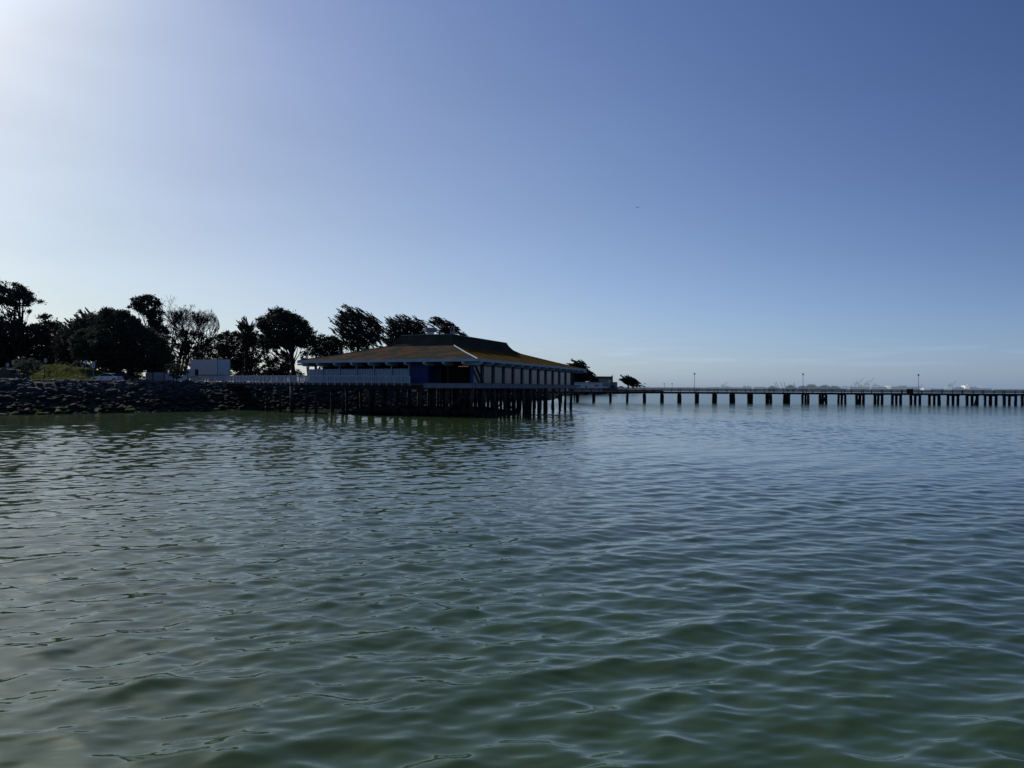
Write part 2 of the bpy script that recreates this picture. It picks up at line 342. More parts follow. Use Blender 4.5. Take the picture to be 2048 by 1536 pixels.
# ------------------------------------------------------------------ boulders
def boulder_mesh(seed, sub=2):
    bm = bmesh.new(); bmesh.ops.create_icosphere(bm, subdivisions=sub, radius=.5)
    rr = random.Random(seed); cuts = [Vector((rr.gauss(0,1), rr.gauss(0,1), rr.gauss(0,1))).normalized() for _ in range(9)]
    off = Vector((seed*3.1, seed*1.7, 0))
    for v in bm.verts:
        p = v.co.copy()
        for c in cuts:
            k = p.dot(c)-.36
            if k > 0: p -= c*k*.85
        p *= 1+.14*noise.noise(p*3+off)
        v.co = p
    V = [v.co.copy() for v in bm.verts]; Fc = [[v.index for v in f.verts] for f in bm.faces]; bm.free(); return V, Fc
rockmat = zmix('boulder_stone', (.005,.006,.005), (.042,.047,.056), 1.9, 4.3, .9, 1.3, .5)
def add_moss():
    nt = rockmat.node_tree; b = nt.nodes['Principled BSDF']; geo = next(n for n in nt.nodes if n.type == 'NEW_GEOMETRY')
    sp = nt.nodes.new('ShaderNodeSeparateXYZ'); nt.links.new(geo.outputs['Position'], sp.inputs[0])
    mr = nt.nodes.new('ShaderNodeMapRange'); mr.inputs['From Min'].default_value = 1.7; mr.inputs['From Max'].default_value = .9; nt.links.new(sp.outputs['Z'], mr.inputs['Value'])
    mx_ = nt.nodes.new('ShaderNodeMapRange'); mx_.inputs['From Min'].default_value = -46; mx_.inputs['From Max'].default_value = -60; nt.links.new(sp.outputs['X'], mx_.inputs['Value'])
    sn = nt.nodes.new('ShaderNodeSeparateXYZ'); nt.links.new(geo.outputs['Normal'], sn.inputs[0])
    m3 = nt.nodes.new('ShaderNodeMapRange'); m3.inputs['From Min'].default_value = .2; m3.inputs['From Max'].default_value = .6; nt.links.new(sn.outputs['Z'], m3.inputs['Value'])
    nz2 = nt.nodes.new('ShaderNodeTexNoise'); nz2.inputs['Scale'].default_value = .55; nt.links.new(geo.outputs['Position'], nz2.inputs[0]); m5 = nt.nodes.new('ShaderNodeMapRange'); m5.inputs['From Min'].default_value = .52; m5.inputs['From Max'].default_value = .62; nt.links.new(nz2.outputs['Fac'], m5.inputs['Value'])
    a = nt.nodes.new('ShaderNodeMath'); a.operation = 'MULTIPLY'; c = nt.nodes.new('ShaderNodeMath'); c.operation = 'MULTIPLY'
    nt.links.new(mr.outputs[0], a.inputs[0]); nt.links.new(mx_.outputs[0], a.inputs[1]); nt.links.new(a.outputs[0], c.inputs[0]); nt.links.new(m3.outputs[0], c.inputs[1])
    old = b.inputs['Base Color'].links[0].from_socket
    mx = nt.nodes.new('ShaderNodeMix'); mx.data_type = 'RGBA'; c2 = nt.nodes.new('ShaderNodeMath'); c2.operation = 'MULTIPLY'; nt.links.new(c.outputs[0], c2.inputs[0]); nt.links.new(m5.outputs[0], c2.inputs[1]); nt.links.new(c2.outputs[0], mx.inputs['Factor']); nt.links.new(old, mx.inputs['A']); mx.inputs['B'].default_value = (.115,.125,.018,1)
    nt.links.new(mx.outputs['Result'], b.inputs['Base Color'])
add_moss()
E1_ = Vector((-4.86, 100, 0)); UU_ = Vector((-.9304, .3665, 0)); VV0_ = Vector((.3665, .9304, 0))
def boulders():
    rr = random.Random(11)
    items = []; gg = np.random.default_rng(19)
    for (x0, x1, y0, y1, dens, wid, k_) in ((-110, 12, 84, 170, 2.6, 9.8, .84), (-40, 25, 170, 300, .8, 8, 1.3), (-10, 160, 300, 800, .28, 6, 2)):
        n = int((x1-x0)*(y1-y0)*dens); P = np.column_stack([gg.uniform(x0, x1, n), gg.uniform(y0, y1, n)]); d = shore_dist(P)
        ok = (d > -.6) & (d < wid)
        for (x, y), dd in zip(P[ok], d[ok]): items.append((x, y, dd, rr.choice([.7, .8, .9, 1.0, 1.15, 1.4])*k_))
    for k in range(560):
        u, v = rr.uniform(.5, 24), rr.uniform(1.2, 15); q = E1_+UU_*u+VV0_*v
        hh = 1.0*min(1, (u+.5)/3, (25-u)/5, (v-.2)/1.5, (16-v)/3)
        items.append((q.x, q.y, -50-hh, rr.choice([.8, 1.0, 1.2, 1.5])))
    P = np.array([(i[0], i[1]) for i in items]); Z = ground_z(P)
    out = []
    for (x, y, d, sz), z in zip(items, Z):
        if d < -40: out.append((0, x, y, -50-d-sz*.25, sz, d)); continue
        px = 1024+F*x/y; vis = -5 < px < 700 and y < 140
        out.append((sz/y if vis else 0, x, y, float(z)+sz*.02, sz, d))
    out.sort(reverse=True)
    protos = []
    for k in range(12):
        V, Fc = boulder_mesh(k, 2); me = bpy.data.meshes.new('boulder'); me.from_pydata(V, [], Fc); me.materials.append(rockmat); me.update(); protos.append(me)
    for k in range(285):
        _, x, y, z, sz, d = out[k]
        o = bpy.data.objects.new('boulder', protos[k % 12]); COL.objects.link(o)
        o.location = (x, y, z); o.rotation_euler = (rr.uniform(-.5,.5), rr.uniform(-.5,.5), rr.uniform(0, 6.28)); o.scale = (sz*rr.uniform(1,1.5), sz, sz*rr.uniform(.65,.9))
        if z < 1.9: tag(o, 'dark wet boulder with greenish growth low on the rocky bank by the water', 'boulder', 'wet boulders along the waterline')
        else: tag(o, 'dry blue-grey boulder on the upper rocky bank', 'boulder', 'dry boulders of the rocky bank')
    lows = [boulder_mesh(100+k, 2 if k < 5 else 1) for k in range(9)]
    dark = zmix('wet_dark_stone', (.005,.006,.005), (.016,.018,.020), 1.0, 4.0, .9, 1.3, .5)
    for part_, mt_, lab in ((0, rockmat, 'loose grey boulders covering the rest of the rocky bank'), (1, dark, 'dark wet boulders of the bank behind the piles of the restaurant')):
      VV = []; FF = []; off = 0
      for k in range(285, len(out)):
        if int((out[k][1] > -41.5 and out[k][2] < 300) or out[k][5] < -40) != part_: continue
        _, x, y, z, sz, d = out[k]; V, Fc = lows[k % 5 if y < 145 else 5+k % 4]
        E = Matrix.Rotation(rr.uniform(0,6.28), 3, 'Z') @ Matrix.Rotation(rr.uniform(-.5,.5), 3, 'X')
        A = np.array([E @ Vector((v.x*1.3, v.y, v.z*.75)) for v in V])*sz+[x, y, z]
        VV.append(A); FF.append(np.array(Fc)+off); off += len(V)
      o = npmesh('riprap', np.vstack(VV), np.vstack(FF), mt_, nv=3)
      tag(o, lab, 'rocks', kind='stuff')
boulders()

# ------------------------------------------------------------------ restaurant on piles
E1 = Vector((-4.86, 100, 0)); UU = Vector((-.9304, .3665, 0)); VV_ = Vector((.3665, .9304, 0))
def B(u, v, z): return E1+UU*u+VV_*v+Vector((0, 0, z))
ANG = math.atan2(VV_.y, VV_.x)        # local axis along v
EU, EV = 30.9, 56.7; ZE = 8.2; ZD = 4.72
def bbox(mb, u0, u1, v0, v1, z0, z1, mi=0):
    vs = [B(u, v, z) for u in (u0, u1) for v in (v0, v1) for z in (z0, z1)]
    mb.add(vs, [(0,1,3,2),(4,6,7,5),(0,4,5,1),(2,3,7,6),(0,2,6,4),(1,5,7,3)], mi)
def roofmat(name, cols, stripe=.17):
    m = bpy.data.materials.new(name); m.use_nodes = True; n = m.node_tree; b = n.nodes['Principled BSDF']; b.inputs['Roughness'].default_value = 1; b.inputs['Specular IOR Level'].default_value = 0
    g = n.nodes.new('ShaderNodeNewGeometry'); mp = n.nodes.new('ShaderNodeMapping'); mp.inputs['Rotation'].default_value = (0,0,.37); mp.inputs['Scale'].default_value = (.6,.9,1.6)
    n.links.new(g.outputs['Position'], mp.inputs[0]); nz = n.nodes.new('ShaderNodeTexNoise'); nz.inputs['Scale'].default_value = .62; nz.inputs['Detail'].default_value = 9; nz.inputs['Roughness'].default_value = .62
    n.links.new(mp.outputs[0], nz.inputs[0]); r = n.nodes.new('ShaderNodeValToRGB'); cr = r.color_ramp
    while len(cr.elements) < len(cols): cr.elements.new(.5)
    for i, (p, c) in enumerate(cols): cr.elements[i].position = p; cr.elements[i].color = (*c, 1)
    n.links.new(nz.outputs['Fac'], r.inputs[0])
    sp = n.nodes.new('ShaderNodeSeparateXYZ'); n.links.new(g.outputs['Position'], sp.inputs[0])
    fr = n.nodes.new('ShaderNodeMath'); fr.operation = 'DIVIDE'; fr.inputs[1].default_value = stripe; n.links.new(sp.outputs['Z'], fr.inputs[0])
    f2 = n.nodes.new('ShaderNodeMath'); f2.operation = 'FRACT'; n.links.new(fr.outputs[0], f2.inputs[0])
    f3 = n.nodes.new('ShaderNodeMapRange'); f3.inputs['From Min'].default_value = 0; f3.inputs['From Max'].default_value = .35; f3.inputs['To Min'].default_value = .62; n.links.new(f2.outputs[0], f3.inputs[0])
    n3 = n.nodes.new('ShaderNodeTexNoise'); n3.inputs['Scale'].default_value = 4; n.links.new(g.outputs['Position'], n3.inputs[0])
    n4 = n.nodes.new('ShaderNodeMapRange'); n4.inputs['To Min'].default_value = .55; n4.inputs['To Max'].default_value = 1.45; n.links.new(n3.outputs['Fac'], n4.inputs[0])
    mu = n.nodes.new('ShaderNodeMath'); mu.operation = 'MULTIPLY'; n.links.new(f3.outputs[0], mu.inputs[0]); n.links.new(n4.outputs[0], mu.inputs[1])
    vs = n.nodes.new('ShaderNodeVectorMath'); vs.operation = 'SCALE'; n.links.new(r.outputs[0], vs.inputs[0]); n.links.new(mu.outputs[0], vs.inputs['Scale'])
    n.links.new(vs.outputs[0], b.inputs['Base Color']); return m
def restaurant():
    T = thing('waterfront_restaurant', B(15, 28, 0), 'low waterfront restaurant on timber piles with lichen covered two tier pagoda roof', 'building')
    # --- roof
    rings = [  # u0,u1,v0,v1,z
        (0, EU, 0, EV, ZE), (3.6, 25.2, 3.6, 46.5, ZE+1.12), (7.3, 19.3, 7.3, 36.4, 10.62), (7.75, 18.2, 7.75, 33.4, 11.15), (8.05, 17.5, 8.05, 31.9, 11.8), (8.24, 17.2, 8.24, 31.2, 12.42)]
    rf = roofmat('lichen_roof_front', [(.34,(.032,.052,.046)),(.44,(.052,.047,.035)),(.53,(.074,.058,.044)),(.61,(.115,.060,.034)),(.65,(.075,.062,.032)),(.74,(.105,.065,.030))])
    rs = roofmat('lichen_roof_side', [(.35,(.044,.032,.014)),(.5,(.080,.056,.019)),(.65,(.112,.077,.025))], .3)
    ru = roofmat('dark_shingle_roof', [(.3,(.026,.026,.025)),(.7,(.062,.060,.055))], .3)
    m = MB(); up = MB()
    def ringpts(r, zoff=0):
        u0,u1,v0,v1,z = r; return [B(u0,v0,z+zoff), B(u1,v0,z+zoff), B(u1,v1,z+zoff), B(u0,v1,z+zoff)]
    for i in range(len(rings)-1):
        a = ringpts(rings[i]); b = ringpts(rings[i+1]); tgt = m if i < 2 else up
        for k in range(4):
            k2 = (k+1) % 4; tgt.add([a[k], a[k2], b[k2], b[k]], [(0,1,2,3)], 0 if k in (0, 2) else 1)
    t = ringpts(rings[-1]); up.add(t, [(0,1,2,3)], 0)
    # soffit
    m.add(ringpts((.15, EU-.15, .15, EV-.15, ZE-.12)), [(3,2,1,0)], 2)
    o = m.build('lower_roof', [rf, rs, MT['darktrim']], T); o['label'] = 'lichen stained lower roof slopes'
    up.build('upper_roof', [ru, ru], T, label='steep dark shingled upper roof')
    cap = MB()
    for k in range(4):
        a, b = ringpts(rings[-1], .04)[k], ringpts(rings[-1], .04)[(k+1) % 4]; cap.bar(a, b, .22, .10)
    cap.build('roof_coping', MT['greymetal'], T)
    hp = MB()
    for k in (0, 1, 3):
        hp = MB(); pts = [ringpts(r, .03)[k] for r in (rings[:3] if k == 0 else rings)]; hp.tube(pts, .07, 5); hp.build('hip_flashing', MT['whitepaint' if k == 0 else 'uproof'], T)
    fa = MB()
    for (u0,u1,v0,v1) in ((-.06,EU+.06,-.10,0), (-.06,EU+.06,EV,EV+.1), (-.10,0,0,EV), (EU,EU+.1,0,EV)): bbox(fa, u0, u1, v0, v1, ZE-.36, ZE+.04)
    fa.build('fascia', MT['bluegrey'], T)
    # --- outrigger beams
    for u in [2.3, 5.4, 8.5, 11.7, 14.8, 17.9, 21.0, 24.1, 27.2, 30.0]:
        q = MB(); prof = [B(u-.16, v, z) for v, z in ((-.12, ZE-.37), (-.12, ZE-.66), (.35, ZE-.86), (3.0, ZE-.86), (3.0, ZE-.37))]
        q.prism(prof, (0,0,0), UU*.32); q.build('beam', MT['bluegrey'], T)
    for v in [1.4+4.15*k for k in range(13)]+[55.2]:
        q = MB(); prof = [B(u, v-.18, z) for u, z in ((-.12, ZE-.37), (-.12, ZE-.66), (.35, ZE-.86), (3.0, ZE-.86), (3.0, ZE-.37))]
        q.prism(prof, (0,0,0), VV_*.36); q.build('beam', MT['bluegrey'], T)
    q = MB(); bbox(q, EU-1.5, EU+.5, .5, .75, ZE-.68, ZE-.42); bbox(q, .3, .6, EV-1.5, EV+1.9, ZE-.68, ZE-.42); q.build('beam', MT['bluegrey'], T)
    # --- walls. front: u from 1.4 (corner) to 29.8
    wz0, wz1 = ZD, ZE-.37
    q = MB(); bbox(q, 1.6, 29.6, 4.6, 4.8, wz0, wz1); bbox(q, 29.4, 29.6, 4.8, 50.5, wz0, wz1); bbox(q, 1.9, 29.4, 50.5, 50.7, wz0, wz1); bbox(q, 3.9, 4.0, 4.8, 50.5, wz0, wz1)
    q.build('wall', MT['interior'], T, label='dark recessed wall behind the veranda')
    q = MB(); bbox(q, 8.6, 11.7, 1.4, 4.6, wz0-.02, wz1)
    for k in range(11): bbox(q, 8.65+k*.3, 8.70+k*.3, 1.36, 1.4, wz0, wz1)
    q.build('blue_wall', MT['cobalt'], T, label='cobalt blue vertical boarded wall panel')
    q = MB(); bbox(q, 7.2, 8.55, 2.8, 2.95, wz0, wz1); q.build('blue_wall', MT['cobalt_shade'], T, label='blue board set back in shadow')
    q = MB(); bbox(q, 1.4, 1.8, 1.4, 1.8, wz0, wz1); q.build('corner_post', MT['cobalt'], T)
    q = MB(); bbox(q, 5.3, 5.55, 1.5, 1.75, wz0, wz1); q.build('column', MT['black'], T)
    # fence of vertical boards along the veranda
    top = ZD+2.2
    for a, b in ((11.75,14.75),(14.85,17.85),(17.95,20.95),(21.05,24.05),(24.15,27.15),(27.25,29.9)):
        q = MB(); k = a
        bbox(q, a, b, 1.62, 1.66, ZD, top-.04, 1)
        while k < b-.1: bbox(q, k+.03, k+.27, 1.56, 1.6, ZD-.02, top+random.uniform(-.015,.015)); k += .30
        q.build('fence_panel', [MT['palefence'], MT['cobalt']], T)
    for u in (11.8, 14.8, 17.9, 21.0, 24.1, 27.2, 29.95):
        q = MB(); bbox(q, u-.07, u+.07, 1.34, 1.5, ZD, wz1-.3); q.build('column', MT['bluegrey'], T)
    # recess lights
    gl = bpy.data.materials.new('warm_bulb'); gl.use_nodes = True; gb = gl.node_tree.nodes['Principled BSDF']; gb.inputs['Emission Color'].default_value = (1,.5,.25,1); gb.inputs['Emission Strength'].default_value = .35
    nn = gl.node_tree.nodes.new('ShaderNodeTexNoise'); gl.node_tree.links.new(nn.outputs['Color'], gb.inputs['Base Color'])
    q = MB()
    for k in range(6): bbox(q, 3.0+k*.28, 3.1+k*.28, 3.2, 3.26, ZE-1.0, ZE-.92)
    q.build('string_lights', gl, T)
    # --- right side windows
    glass = bpy.data.materials.new('window_glass'); glass.use_nodes = True; gn = glass.node_tree; gb = gn.nodes['Principled BSDF']
    gb.inputs['Roughness'].default_value = .12; gb.inputs['Specular IOR Level'].default_value = .16
    gnz = gn.nodes.new('ShaderNodeTexNoise'); gnz.inputs['Scale'].default_value = .4; gr = gn.nodes.new('ShaderNodeValToRGB'); gr.color_ramp.elements[0].color = (.035,.042,.055,1); gr.color_ramp.elements[1].color = (.07,.08,.10,1)
    gn.links.new(gnz.outputs['Fac'], gr.inputs[0]); gn.links.new(gr.outputs[0], gb.inputs['Base Color'])
    edges = [1.45]+[5.29+4.17*k for k in range(12)]
    for k in range(12):
        v0, v1 = edges[k], edges[k+1]; fr = MB()
        bbox(fr, 1.36, 1.62, v1-.62, v1+.10, wz0, wz1)
        bbox(fr, 1.40, 1.60, v0+.1, v1-.62, wz0, wz0+.10); bbox(fr, 1.40, 1.60, v0+.1, v1-.62, wz1-.22, wz1)
        fo = fr.build('window', MT['darktrim'], T)
        pn = MB(); bbox(pn, 1.52, 1.56, v0+.1, v1-.62, wz0+.10, wz1-.22); pn.build('pane', glass, fo)
    q = MB(); q.bar(B(1.2, 1.75, wz1-.4), B(1.2, 4.6, wz0+.1), .22, .26); q.build('brace', MT['black'], T)
    q = MB(); bbox(q, 1.2, 1.9, 51.3, 51.9, wz0, wz1); q.build('corner_post', MT['black'], T)
    # --- deck and edge
    q = MB(); bbox(q, 1.05, 30.2, .1, 52.6, ZD-.3, ZD-.01); q.build('deck', MT['deck'], T)
    q = MB(); bbox(q, .92, 8.6, .0, .1, ZD-.68, ZD+.03); bbox(q, .92, 1.05, .1, 52.7, ZD-.68, ZD+.03); q.build('deck_edge', MT['edgegrey'], T, label='wide blue-grey board along the deck edge')
    q = MB(); bbox(q, 8.6, 30.3, .45, .6, ZD-.9, ZD-.31)
    for v in [1.5+4.15*k for k in range(13)]: bbox(q, 1.2, 30.1, v-.18, v+.18, ZD-.75, ZD-.31)
    q.build('deck_beam', MT['black'], T)
    # --- piles
    rr = random.Random(5)
    for i, u in enumerate([1.6, 5.6, 9.8, 14.2, 18.8, 23.6, 28.6]):
        for k in range(13):
            v = 1.5+4.15*k; q = MB(); r = rr.uniform(.19, .27); dx, dy = rr.uniform(-.25,.25), rr.uniform(-.25,.25)
            a = B(u, v, ZD-.72); b = B(u+dx, v+dy, -1.5)
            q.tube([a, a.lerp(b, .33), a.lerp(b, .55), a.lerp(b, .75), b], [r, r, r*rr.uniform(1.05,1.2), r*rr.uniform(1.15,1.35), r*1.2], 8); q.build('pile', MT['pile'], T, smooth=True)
    for (u, v) in ((1.7, 10.2), (1.7, 30.8), (3.2, 38.6)):
        q = MB(); q.tube([B(u, v, ZD-.7), B(u+.2, v+.4, -1.5)], [.2, .24], 8); q.build('pile', MT['pile'], T)
    for k, (v0, v1, u) in enumerate(((5.6, 9.8, 1.6), (13.9, 18.1, 1.6), (26.4, 30.6, 1.6), (38.9, 43.1, 1.6), (9.8, 5.6, 5.6), (22.2, 26.4, 5.6), (34.7, 30.6, 9.8))):  # both loops: dark braces added to darken the space under the deck
        q = MB(); q.bar(B(u-.3, v0, ZD-.8), B(u-.3, v1, .6), .12, .26); q.build('added_brace', MT['black'], T)
    for k, (u0, u1) in enumerate(((1.6, 5.6), (9.8, 14.2), (18.8, 14.2), (23.6, 28.6))):
        q = MB(); q.bar(B(u0, 1.2, ZD-.8), B(u1, 1.2, .7), .12, .26); q.build('added_brace', MT['black'], T)
    # --- roof equipment
    p = at(861, 668, 121); q = MB(); q.tube([p+Vector((0,0,-.4)), p+Vector((0,0,.35))], .62, 14); q.build('roof_vent', MT['whitepaint'], T)
    q = MB(); q.tube([p+Vector((0,0,.33)), p+Vector((0,0,.38)), p+Vector((0,0,.98)), p+Vector((0,0,1.02))], [.95, 1.12, 1.12, 1.0], 10); q.build('vent_hood', MT['greymetal'], T)
    for px, y1, w_ in ((908, 652, .09), (901.5, 657, .05), (904.5, 661, .04), (913, 664, .05)):
        p = at(px, 668, 117); q = MB(); q.tube([p+Vector((0,0,-.6)), p+Vector((0,0,(668-y1)/F*117))], w_, 6); q.build('vent_pipe', MT['rail'], T)
    q = MB(); p = at(900, 666, 117); q.bar(p, at(915, 666, 117), .08, .08); q.build('pipe_rail', MT['rail'], T)
    for px, y0, y1 in ((679.7, 708, 700), (658, 711, 705), (637, 714, 706), (701, 705, 702)):
        p = at(px, y0+2, 126); q = MB(); q.tube([p+Vector((0,0,-.5)), p+Vector((0,0,(y0+2-y1)/F*126))], .05, 6); q.build('vent_pipe', MT['rail'], T)
restaurant()

# ------------------------------------------------------------------ causeway with white railing
def causeway():
    pts = [B(10.95, .15, 4.80), B(20, .05, 4.83), B(30.6, 0, 4.86), at(520, 764.3, 119), at(450, 763.2, 129), at(390, 762, 137), at(352, 761.5, 141)]
    pts[3].z = 4.95; pts[4].z = 5.08; pts[5].z = 5.2; pts[6].z = 5.22
    T = thing('causeway', pts[3], 'timber causeway with pale picket railing leading from the shore to the restaurant', 'walkway')
    # deck
    m = MB(); bm_ = MB()
    for a, b in zip(pts[2:-1], pts[3:]):
        n = Vector((-(b-a).y, (b-a).x, 0)).normalized()*-1.6
        for q, z0, z1 in ((m, -.30, -.12), (bm_, -.85, -.31)):
            off = (0, 3.0) if q is m else (.2, 2.8)
            vs = [p+n*o/1.6+Vector((0,0,z)) for p in (a-(b-a)*.003, b) for o in off for z in (z0, z1)]
            q.add(vs, [(0,1,3,2),(4,6,7,5),(0,4,5,1),(2,3,7,6),(0,2,6,4),(1,5,7,3)])
    m.build('deck', MT['deck'], T); bm_.build('beam', MT['black'], T)
    R1 = MB(); R2 = MB(); bal = MB()
    for a, b in zip(pts[:-1], pts[1:]):
        up = Vector((0,0,1)); hh = .98 if a.y < 118 else .95
        R1.bar(a+up*hh, b+up*hh, .12, .10); R2.bar(a+up*.06, b+up*.06, .08, .09)
        L = (b-a).length; n = max(1, round(L/.14)); d = (b-a)/n
        for k in range(n): p = a+d*k; bal.box(p+up*(hh/2+.02), (.045, .03, hh-.10), rz=math.atan2(d.y, d.x))
        n = max(1, round(L/1.25)); d = (b-a)/n
        for k in range(n+(b is pts[-1])):
            q = MB(); q.box(a+d*k+up*(hh/2-.22), (.11, .15, hh+.42), rz=math.atan2(d.y, d.x)); q.build('post', MT['rail'], T)
    R1.build('handrail', MT['rail'], T); R2.build('bottom_rail', MT['rail'], T); bal.build('balusters', MT['rail'], T)
    # rear railing
    R = MB()
    for a, b in zip(pts[2:-1], pts[3:]):
        n = Vector(((b-a).y, -(b-a).x, 0)).normalized()*2.9*-1
        if n.y < 0: n = -n
        R.bar(a+n+Vector((0,0,.97)), b+n+Vector((0,0,.97)), .12, .1); L = (b-a).length; k = 0
        while k < L: p = a+(b-a)*(k/L)+n; R.box(p+Vector((0,0,.45)), (.05,.03,.95)); k += .14
    R.build('rear_railing', MT['rail'], T)
    rr = random.Random(2)
    for px, Y in ((583, 113), (560, 116), (534, 119), (612, 113), (505, 123)):
        for o in (0, 2.6) if px != 583 else (0,):
            p = Vector((XA(px, Y+o), Y+o, 0)); q = MB(); q.tube([p+Vector((0,0,4.2)), p+Vector((.05,0,2)), p+Vector((.1,0,-1.5))], [.2,.2,.25] if px != 583 else [.30,.28,.3], 8)
            if px in (583, 612) or o: q.build('pile', MT['pile'], T, smooth=True)
causeway()

# ------------------------------------------------------------------ long pier
P0 = Vector((XA(1200, 214), 214, 0)); PA = math.radians(-9.5); PD = Vector((math.cos(PA), math.sin(PA), 0)); PB = Vector((.144, .9896, 0))
def pier_s(px):
    t = (px-1024)/F; return (t*P0.y-P0.x)/(PD.x-t*PD.y)
def PP(s, b, z): return P0+PD*s+PB*b+Vector((0, 0, z))
def pier():
    T = thing('pier', PP(40, 0, 0), 'long low timber pier on rows of dark piles reaching across the open water', 'pier')
    s0, s1 = pier_s(1080), pier_s(2048)+24
    m = MB(); m.bar(PP(s0, 0, 3.12), PP(s1, 0, 3.12), 6.6, .22); m.build('deck', MT['pierwood'], T)
    m = MB()
    for b in (-3.2, -1, 1, 3.2): m.bar(PP(s0, b, 2.86), PP(s1, b, 2.86), .22, .34)
    m.build('stringer', MT['pierconc'], T)
    for b in (-3.2, 3.2):
        m = MB()
        for z, h in ((4.16, .12), (3.95, .17), (3.72, .17), (3.49, .17)): m.bar(PP(s0, b, z), PP(s1, b, z), .10 if z < 4.1 else .22, h)
        m.build('railing', MT['pierwood'], T)
    s = s0
    for b, st in ((-3.2, 2.6), (3.2, 5.2)):
        for k in range(int((s1-s0)/st)):
            m = MB(); m.box(PP(s0+k*st, b-.09, 3.68), (.14,.14,.92)); m.build('rail_post', MT['pierwood'], T)
    bents = [1121, 1154.7, 1187.8, 1221, 1255, 1289, 1323.6, 1358.6, 1393.8, 1429, 1464.5, 1500, 1537, 1573.7, 1610.5, 1646, 1683.5, 1720, 1757, 1793, 1830.5, 1868, 1906, 1944, 1981, 2019.5, 2057]
    rr = random.Random(9)
    for px in bents:
        s = pier_s(px); c = MB(); c.bar(PP(s, -3.5, 2.60), PP(s, 3.5, 2.60), .42, .30); c.build('pile_cap', MT['pierconc'], T)
        for b in (-2.95, 0, 2.95):
            q = MB(); j = rr.uniform(-.08,.08); r = rr.uniform(.33,.41)
            q.tube([PP(s+j, b, 2.46), PP(s+j, b, 1.6), PP(s+j+rr.uniform(-.05,.05), b, .9), PP(s+j, b, -1.5)], [r, r*1.02, r*rr.uniform(.95,1.12), r], 8); q.build('pile', MT['pierpile'], T, smooth=True)
        if px in (1646, 1944):
            q = MB(); q.tube([PP(s-.1, -2.95, 2.4), PP(s-1.2, -3.4, -1)], .2, 6); q.build('pile', MT['pierpile'], T)
    q = MB(); q.tube([PP(pier_s(1149), 0, 2.7), PP(pier_s(1149), 0, -1)], .17, 6); q.build('pile', MT['pierpile'], T)
pier()
for px, yt, lab in ((1391, 746, 'slim grey lamp post on the pier, the one nearest the restaurant'), (1611, 747, 'slim grey lamp post on the pier, middle of the three'), (1845, 748.5, 'slim grey lamp post on the pier, next to the dark box on its railing')):
    s = pier_s(px); b = PP(s, 2.7, 3.24); T = thing('lamp_post', b, lab, 'lamp post', 'lamp posts along the pier'); top = at(px, yt, b.y).z
    q = MB(); q.tube([b, Vector((b.x, b.y, top-.5))], [.08, .05], 8); q.build('pole', MT['greymetal'], T)
    q = MB(); q.tube([b, b+Vector((0,0,.35))], .2, 8); q.build('base', MT['rail'], T)
    q = MB(); q.tube([(b.x,b.y,top-.55),(b.x,b.y,top-.5),(b.x,b.y,top-.12),(b.x,b.y,top)], [.08,.18,.22,.10], 8); q.bar((b.x-.30,b.y,top-.08),(b.x+.35,b.y,top-.08), .2, .1); q.build('lamp_head', MT['greymetal'], T)
for px, w_, lab in ((1810, 1.55, 'square dark board fixed to the pier railing left of the third lamp post'), (2052, 1.6, 'dark board on the pier railing cut off by the right edge')):
    s = pier_s(px); T = thing('notice_board', PP(s, -3.4, 3.3), lab, 'board', 'dark boards on the pier railing')
    q = MB(); q.bar(PP(s-w_/2, -3.42, 3.82), PP(s+w_/2, -3.42, 3.82), .12, 1.15); q.build('board', MT['pierconc'], T)
    q = MB()
    for a in (-w_/2, w_/2): q.box(PP(s+a, -3.42, 3.75), (.12,.14,1.35))
    q.build('frame', MT['black'], T)

# ------------------------------------------------------------------ trees
def in_poly(P, poly):
    x, y = P[:,0], P[:,1]; c = np.zeros(len(P), bool)
    for i in range(len(poly)):
        x0, y0 = poly[i]; x1, y1 = poly[(i+1) % len(poly)]
        k = (y0 > y) != (y1 > y); xi = (x1-x0)*(y-y0)/((y1-y0) if y1 != y0 else 1e-9)+x0; c ^= k & (x < xi)
    return c
def edge_d(P, poly):
    b = np.full(len(P), 1e9)
    for i in range(len(poly)):
        a = np.array(poly[i], float); e = np.array(poly[(i+1) % len(poly)], float)-a; t = np.clip(((P-a) @ e)/(e @ e), 0, 1)
        b = np.minimum(b, np.hypot(*(P-a-t[:,None]*e).T))
    return b
def leaves(C, rad, n, size, g, axis=None, flat=.7):
    """n leaf quads round every clump centre; axis gives elongated sprays"""
    N = len(C); D = g.normal(size=(N, n, 3))*.55
    if axis is None:
        D *= rad[:, None, None]; D[..., 2] *= flat
    else:
        t = g.uniform(-1, 1, size=(N, n, 1)); D = D*rad[:, None, None]*.26*(1.15-np.abs(t*.5+.5)*.85); D[..., 2] *= .7
        D = D+axis[:, None, :]*t*rad[:, None, None]*1.25
    P = (C[:, None, :]+D).reshape(-1, 3); K = len(P)
    a = g.normal(size=(K, 3)); a /= np.linalg.norm(a, axis=1, keepdims=True)
    if axis is not None:
        A = np.repeat(axis, n, 0); a = a*.5+A; a /= np.linalg.norm(a, axis=1, keepdims=True)
    b = np.cross(a, g.normal(size=(K, 3))); b /= np.linalg.norm(b, axis=1, keepdims=True)
    s = (size*g.uniform(.6, 1.4, size=K))[:, None]; la = 1.0 if axis is None else 1.7
    V = np.stack([P-a*s*la-b*s*.2, P+b*s*.55, P+a*s*la+b*s*.2, P-b*s*.55], 1).reshape(-1, 3)
    return V, np.arange(K*4).reshape(-1, 4)
